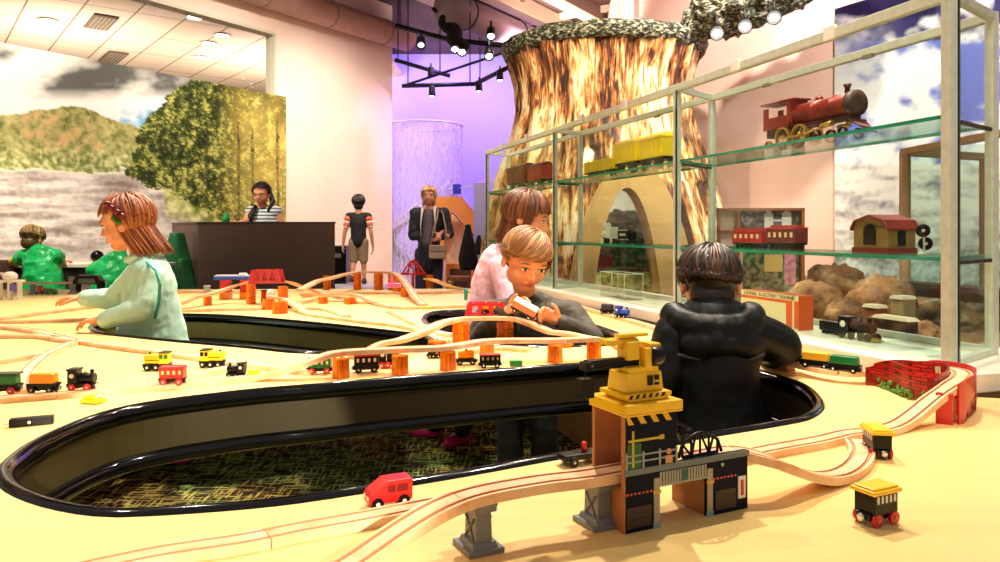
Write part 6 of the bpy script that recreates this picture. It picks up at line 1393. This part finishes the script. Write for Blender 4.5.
# -- girl in pink behind him
d = template((480-500)/F*3.5, 3.45, 0, 1.22, -80)
d.update(head=J(526, 217, 3.36), face=Vector((.95, -.18, -.28)), hs=.232, neck=J(512, 252, 3.40), chest=J(497, 275, 3.42), pelvis=J(482, 345, 3.42), shL=J(492, 266, 3.50), shR=J(502, 268, 3.30), elR=J(510, 300, 3.22), wrR=J(530, 318, 3.2), hdR=Vector((1, -.1, -.1)), elL=J(508, 300, 3.55), wrL=J(535, 305, 3.5), hdL=Vector((1, 0, 0)), pnR=Vector((0, 0, -1)), pnL=Vector((0, 0, -1)),
  knL=J(475, 400, 3.6), knR=J(468, 400, 3.5), anL=J(432, 426, 4.0), anR=J(462, 432, 3.9), ftL=Vector((-1, .2, 0)).normalized(), ftR=Vector((-.6, -.8, 0)))
hmC = hairm('brown', rgb(96, 52, 28), rgb(146, 86, 48))
build_person('girl in a pale pink top with brown bobbed hair standing behind the seated boy', d, dict(mat=mat('pink_cloth', rgb(252, 196, 214), .7, var=.06, scale=6), loose=.018, hem=.02, disp=.016), dict(mat=mat('dark_jeans', rgb(34, 34, 48), .8)), mat('pink_shoe', rgb(220, 40, 110), .35),
  dict(long=True, tip=-.60, fringe=.18, bottom=-.5, side=-.30, len=1.2, n=560, thick=.028, sweep=(0, .1, 0)), hmC, vox=.006)
# -- boy in the black hooded jacket, back to us
d = template((712-500)/F*1.96, 1.96, 0, 1.14, 0)
d.update(head=J(709, 283, 2.00), face=Vector((.05, 1, -.30)), hs=.196, neck=J(711, 318, 1.97), chest=J(714, 345, 1.95), pelvis=J(718, 430, 1.95), shL=J(676, 336, 1.95), shR=J(752, 333, 1.95), elR=J(781, 345, 1.97), wrR=J(772, 356, 2.14), hdR=Vector((.2, 1, -.1)), pnR=Vector((0, 0, -1)),
  elL=J(664, 385, 1.92), wrL=J(678, 377, 2.10), hdL=Vector((.1, 1, 0)), pnL=Vector((0, 0, -1)))
jk = mat('black_shell_cloth', rgb(3, 3, 4), .48, spec=.28, bump=.5, scale=7, stretch=(1, 1, .5))
hmD = hairm('dark_brown', rgb(30, 16, 10), rgb(84, 48, 28))
body, R, BR = build_person('boy in a black hooded jacket seen from behind at the right of the long opening', d, dict(mat=jk, name='jacket', loose=.022, hem=.10, flare=.158, disp=.012, ds=.10), dict(mat=mat('legging_black', rgb(16, 16, 20), .7)), blk,
  dict(fringe=.2, bottom=-.62, side=-.16, len=1.1, crown=(.1, -.35, 1), n=900, thick=.028), hmD, vox=.006)
b = MB(); c0 = d['neck']+Vector((0, -.03, .0))
for k in range(13):
    a_ = PI*(.02+.96*k/12); p = c0+Vector((.098*math.cos(a_), -.075*math.sin(a_)+.02, -.040*math.sin(a_)+.012)); b.ell(p, (.042, .038, .036+.016*math.sin(a_)), None, 12)
b.ell(c0+Vector((0, -.055, -.058)), (.11, .045, .05), None, 16); b.build('hood', jk, body, remesh=.007, smooth_it=3, disp=.012, dscale=.05)
b = MB(); b.tube([c0+Vector((.135*math.cos(a_), -.078*math.sin(a_)-.004, -.098+.02*abs(math.cos(a_)))) for a_ in [PI*(.2+.6*k/14) for k in range(15)]], .005, 6); b.build('hood_seam', mat('seam_grey', rgb(80, 80, 84), .5), body)
# -- woman in the striped top behind the counter
d = template((264-500)/F*7.6, 7.6, 0, 1.60, 178, False)
d.update(head=J(261.5, 194, 7.55), face=Vector((-.12, -1, -.25)), hs=.225, neck=J(262, 207, 7.6))
P = d['shR']; d['elR'] = J(246.5, 221, 7.45); d['wrR'] = J(238, 224, 7.3); d['hdR'] = Vector((-1, -.3, 0)); d['elL'] = J(284, 226, 7.6); d['wrL'] = J(283, 236, 7.55); d['shR'] = J(251, 212, 7.6); d['shL'] = J(276, 212, 7.6)
stm, nt, N, L, b0 = new_mat('striped_cloth'); tc = N.new('ShaderNodeTexCoord'); wv = N.new('ShaderNodeTexWave'); wv.bands_direction = 'Z'; wv.inputs['Scale'].default_value = 9; wv.inputs['Distortion'].default_value = .6
r = N.new('ShaderNodeValToRGB'); r.color_ramp.elements[0].position = .45; r.color_ramp.elements[0].color = (*rgb(90, 110, 120), 1); r.color_ramp.elements[1].position = .55; r.color_ramp.elements[1].color = (*rgb(240, 240, 235), 1)
L.new(tc.outputs['Object'], wv.inputs[0]); L.new(wv.outputs['Fac'], r.inputs[0]); L.new(r.outputs[0], b0.inputs['Base Color'])
hmE = hairm('black', rgb(28, 16, 14), rgb(60, 36, 28))
body, R, BR = build_person('dark haired woman in a grey striped top behind the dark counter', d, dict(mat=stm, sleeve='none', loose=.010), dict(mat=mat('dark_jeans', rgb(34, 34, 48), .8)), blk, dict(fringe=.26, bottom=-.3, side=-.02, len=.5, n=300, sweep=(0, -.3, 0), crown=(0, .5, 1)), hmE, vox=.009, sk=skin)
b = MB(); q = d['head']; b.tube([q+Vector((.06, .07, .02)), q+Vector((.10, .05, -.08)), q+Vector((.07, -.02, -.18))], [.025, .028, .012], 8); b.tube([q+Vector((-.05, -.02, -.12)), q+Vector((-.08, -.09, -.22)), q+Vector((-.075, -.11, -.32))], [.02, .03, .012], 8); b.build('ponytail', hmE[0], body)
# -- woman in the dark coat
d = template((429-500)/F*8.9, 8.9, 0, 1.63, 180, False)
d.update(wrR=J(436, 236, 8.75), wrL=J(443, 237, 8.74), elR=J(413, 236, 8.9), elL=J(449, 234, 8.9), shR=J(415.5, 213, 8.9), shL=J(444, 213, 8.9), hdR=Vector((1, -.1, -.1)), hdL=Vector((-1, -.1, -.2)), pnR=Vector((0, 1, 0)), pnL=Vector((0, 1, 0)))
hmF = hairm('ash_blonde', rgb(186, 140, 90), rgb(240, 210, 160))
coatm = mat('navy_coat', rgb(22, 20, 30), .7, var=.2, scale=8)
body, R, BR = build_person('blonde woman in a dark coat standing far back before the mesh curtain', d, dict(mat=coatm, name='coat', loose=.014, hem=.12, disp=.02), dict(mat=mat('dark_jeans', rgb(34, 34, 48), .8), loose=.014), blk, dict(long=True, tip=-.52, fringe=.22, bottom=-.4, side=-.2, len=1.0, n=340, thick=.035), hmF, vox=.009, sk=skin2)
c0 = d['chest']
b = MB(); b.cap(c0+Vector((0, -.085, .12)), c0+Vector((0, -.10, -.22)), .055, .075); b.build('shirt_front', mat('charcoal_shirt', rgb(82, 72, 78), .7), body, remesh=.009, smooth_it=2)
for sx in (-1, 1):
    b = MB(); b.tube([c0+Vector((sx*.07, -.03, .20)), c0+Vector((sx*.075, -.10, .12)), c0+Vector((sx*.085, -.135, -.02)), c0+Vector((sx*.08, -.14, -.2))], [.020, .013, .005, .004], 6); b.build('lapel', mat('pale_lining', rgb(206, 190, 176), .7), body)
bg = empty('shoulder_bag', J(437.5, 262, 8.66), 0, 'tan grey shoulder bag hanging at the hip of the woman in the dark coat', 'bag', local=False)
b = MB(); b.box(J(437.5, 252, 8.66), (.20, .06, .16)); b.build('bag_body', mat('tan_leather', rgb(176, 146, 120), .5), bg, bevel=.02); b = MB(); b.box(J(437.5, 248.5, 8.625), (.19, .01, .07)); b.build('bag_flap', mat('tan_leather2', rgb(152, 124, 100), .5), bg, bevel=.004)
b = MB(); b.tube([J(430, 246, 8.66), J(434, 228, 8.70), J(437, 218, 8.74), J(438, 210, 8.84), J(437, 207, 8.92)], .010, 5); b.tube([J(445, 246, 8.66), J(446, 230, 8.74), J(443, 214, 8.78), J(440, 208, 8.9)], .008, 5); b.build('strap', mat('tan_leather2', rgb(152, 124, 100), .5), bg)
# -- boy in black shirt with striped sleeves on the platform
x0 = (358-500)/F*8.95; d = template(x0, 8.98, .465, 1.07, 4)
d.update(elL=d['shL']+Vector((-.05, -.01, -.19)), wrL=d['shL']+Vector((-.075, .02, -.34)), elR=d['shR']+Vector((.04, -.01, -.19)), wrR=d['shR']+Vector((.055, .03, -.36)))
d['hdL'] = Vector((-.1, 0, -1)); d['hdR'] = Vector((0, 0, -1)); d['anL'] = d['anL']+Vector((-.0, -.06, .03)); d['anR'] = d['anR']+Vector((0, .06, 0))
body, R, BR = build_person('boy in black shirt and khaki shorts standing on the round platform', d, dict(mat=mat('black_cloth2', rgb(14, 14, 16), .8), sleeve='none', loose=.014, hem=.03), dict(mat=mat('khaki_cloth', rgb(140, 112, 84), .8, var=.15, scale=9), long=False, loose=.017), mat('dark_shoe', rgb(40, 30, 30), .5), dict(fringe=.2, bottom=-.56, side=-.14, len=.95, n=340, thick=.034), hmE, vox=.008, sk=skin2)
for n in 'LR':
    sh, el = d['sh'+n], d['el'+n]
    for k, (a0, a1, m_) in enumerate([(0, .3, mat('orange_band', rgb(236, 100, 60), .7)), (.3, .42, whp), (.42, .62, mat('orange_band', rgb(236, 100, 60), .7)), (.62, .70, whp)]):
        b = MB(); b.cyl(sh.lerp(el, a0), sh.lerp(el, a1), .047-.003*k, .046-.003*k, n=14); b.build('sleeve_band', m_, body)
# -- children in green smocks
gs = mat('green_plastic_smock', rgb(24, 196, 104), .35, var=.2, scale=7); ystr = mat('yellow_stripe_cloth', rgb(230, 205, 110), .7)
d = template((40-500)/F*5.72, 5.72, 0, 1.08, 0)
d.update(head=J(32.5, 239, 5.76), face=Vector((.1, 1, -.45)), hs=.195, neck=J(38, 251, 5.75), shL=J(26, 256, 5.74), shR=J(54, 256, 5.74), elL=J(14, 262, 5.95), wrL=J(9, 261, 6.1), elR=J(61, 262, 5.95), wrR=J(63, 261, 6.1), hdL=Vector((-.2, 1, 0)), hdR=Vector((.2, 1, 0)), pnL=Vector((0, 0, -1)), pnR=Vector((0, 0, -1)), chest=J(41, 264, 5.73), pelvis=J(43, 292, 5.72))
hmG = hairm('light_brown', rgb(96, 70, 34), rgb(180, 148, 84))
body, R, BR = build_person('child in a bright green smock leaning on the pale bench at far left', d, dict(mat=ystr, loose=.008), dict(mat=mat('dark_jeans', rgb(34, 34, 48), .8)), blk, dict(fringe=.2, bottom=-.56, side=-.14, len=.95, n=340, thick=.034), hmG, vox=.008)
def smock(body, d, fl, label=None):
    b = MB(); sp = (d['neck']-d['pelvis']).normalized(); BR = frame(d['fwd'], sp); h = d['h']
    b.ell(d['chest']+sp*.02, (.118*h, .085*h, .125*h), BR, 18); b.cyl(d['chest']+sp*.02, d['pelvis']-sp*.16, .115*h, fl, n=24)
    for n in 'LR': b.cap(d['neck']-sp*.03, d['sh'+n], .05*h, .055*h); b.cap(d['sh'+n], d['sh'+n].lerp(d['el'+n], .35), .055*h, .058*h)
    return b.build('smock', gs, body, remesh=.010, smooth_it=2, disp=.035, dscale=.07)
smock(body, d, .165)
d = template((113-500)/F*5.8, 5.75, 0, 1.05, 10)
d.update(head=J(127, 237, 5.85), neck=J(120, 250, 5.8), elL=J(100, 266, 5.95), wrL=J(100, 262, 6.1), pnL=Vector((0, 0, -1)), hdL=Vector((0, 1, 0)))
body, R, BR = build_person('second child in a green smock half hidden behind the mint girl\'s head', d, dict(mat=ystr, loose=.008), dict(mat=mat('dark_jeans', rgb(34, 34, 48), .8)), blk, dict(fringe=.2, bottom=-.40, side=-.1, len=.45, n=260, thick=.034), hmG, vox=.008)
smock(body, d, .165)
# ================================================================== LIGHT AND CAMERA
def spot(loc, aim, power, col=(1, .86, .66), size=50, blend=.5, rad=.06, name='spot_lamp'):
    l = bpy.data.lights.new(name, 'SPOT'); l.energy = power; l.color = col; l.spot_size = math.radians(size); l.spot_blend = blend; l.shadow_soft_size = rad
    o = bpy.data.objects.new(name, l); COL.objects.link(o); o.location = loc; o.rotation_euler = (Vector(aim)-Vector(loc)).to_track_quat('-Z', 'Y').to_euler(); return o
W = (1, .88, .70); WW = (1, .82, .60); PUR = (.30, .17, 1.0)
# table lamps on the ceiling
spot((1.2, 2.6, 4.1), (0.3, 1.2, TZ), 310, W, 62, .7)
spot((.2, 3.6, 4.1), (-.6, 2.0, TZ), 420, W, 62, .7)
spot((-1.9, 4.0, 4.1), (-1.8, 2.9, TZ), 520, W, 65, .7)
spot((-1.0, 6.0, 4.1), (-.7, 4.3, TZ), 420, W, 60, .7)
spot((1.0, 4.2, 4.1), (.1, 3.2, TZ), 320, W, 55, .7)
spot((-2.2, 2.0, 4.1), (-.9, .9, TZ), 120, W, 60, .7)
spot((.6, 0.4, 3.8), (.9, 2.3, .9), 200, W, 50, .7)
# mural and walls
spot((-3.4, 5.0, 4.0), (-4.0, 8.2, 1.5), 330, (1, .92, .8), 85, .8); spot((-1.6, 6.5, 4.1), (-3.1, 9.2, 1.8), 240, (1, .92, .8), 75, .8)
spot((-.9, 7.6, 4.1), (-2.2, 10.2, 1.7), 340, (1, .87, .78), 70, .9)
spot((2.5, 3.4, 3.5), (3.3, 5.6, 2.0), 430, (1, .90, .86), 110, .9); spot((1.2, 5.0, 4.0), (2.3, 7.6, 2.4), 560, (1, .8, .7), 80, .9)
# stump
for x, y, z, e_ in ((-.6, 4.2, 3.9, 310), (1.4, 3.2, 4.0, 300), (2.3, 4.4, 3.9, 200)): spot((x, y, z), (.95, 6.4, 1.7), e_, (1, .82, .58), 48, .6)
spot((.75, 6.1, 1.75), (.85, 6.9, 1.0), 55, W, 120, .8); spot((2.5, -6.9, 3.9), (-.52, 1.30, .72), 3600, (1, .95, .76), 4.2, .25, .02); spot((-.9, 6.2, 4.1), (-.62, 8.6, 1.0), 120, (.9, .85, 1), 30, .8)  # added doorway fill and column spot; between them a narrow beam for the carpet
# purple
spot((-.2, 10.5, 4.1), (-.6, 14, 2.0), 420, PUR, 100, .9); spot((-1.0, 12.4, 4.1), (-1.2, 14, 3.2), 140, PUR, 120, .9); spot((-.6, 9.6, 3.9), (-.85, 11.5, 1.6), 260, (.55, .4, 1), 60, .9)
spot((-.5, 9.8, 3.6), (-1.4, 10.9, 2.4), 90, (.5, .35, 1), 70, 1)
spot((-.1, 8.0, 4.1), (-.75, 9.5, 1.0), 160, WW, 50, .8); spot((0, 11, 3.0), (0.2, 12, 4.4), 60, PUR, 130, 1)
spot((-2.9, 4.3, 4.0), (-3.9, 6.1, .9), 380, W, 45, .7)  # added spot brightens the far-left bench and green smocks
spot((.3, 10.2, 3.2), (.6, 11.2, 4.4), 300, (1, .85, .75), 150, 1); spot((1.2, 9.0, 3.4), (1.6, 9.8, 4.4), 120, (1, .85, .75), 150, 1)  # added upward spots brighten the ceiling beams from below
# overhead spot added to brighten the showcase ledge
spot((.5, 2.2, 4.0), (.95, 2.8, .8), 300, W, 50, .8)
# room beyond the high window
for p in ((-6.2, 10.5, 2.2), (-3.8, 12.5, 2.2)):
    spot(p, (p[0], p[1]+.5, 4.0), 330, (1, .86, .72), 150, 1)
w = bpy.data.worlds.new('World'); SC.world = w; w.use_nodes = True; bg_ = w.node_tree.nodes['Background']; bg_.inputs[0].default_value = (1, .90, .80, 1); bg_.inputs[1].default_value = .25
cam = bpy.data.cameras.new('Camera'); co = bpy.data.objects.new('Camera', cam); COL.objects.link(co); co.location = (0, 0, CZ); co.rotation_euler = (PI/2, 0, 0)
cam.sensor_width = 36; cam.lens = 27; cam.shift_y = -(281-HOR)/1000; cam.clip_start = .05; SC.camera = co
vs_ = SC.view_settings; vs_.view_transform = 'Standard'; vs_.look = 'None'; vs_.exposure = .42; vs_.gamma = 1; vs_.use_curve_mapping = False
for o in COL.objects:
    for k in ('_o', '_local'):
        if k in o: del o[k]
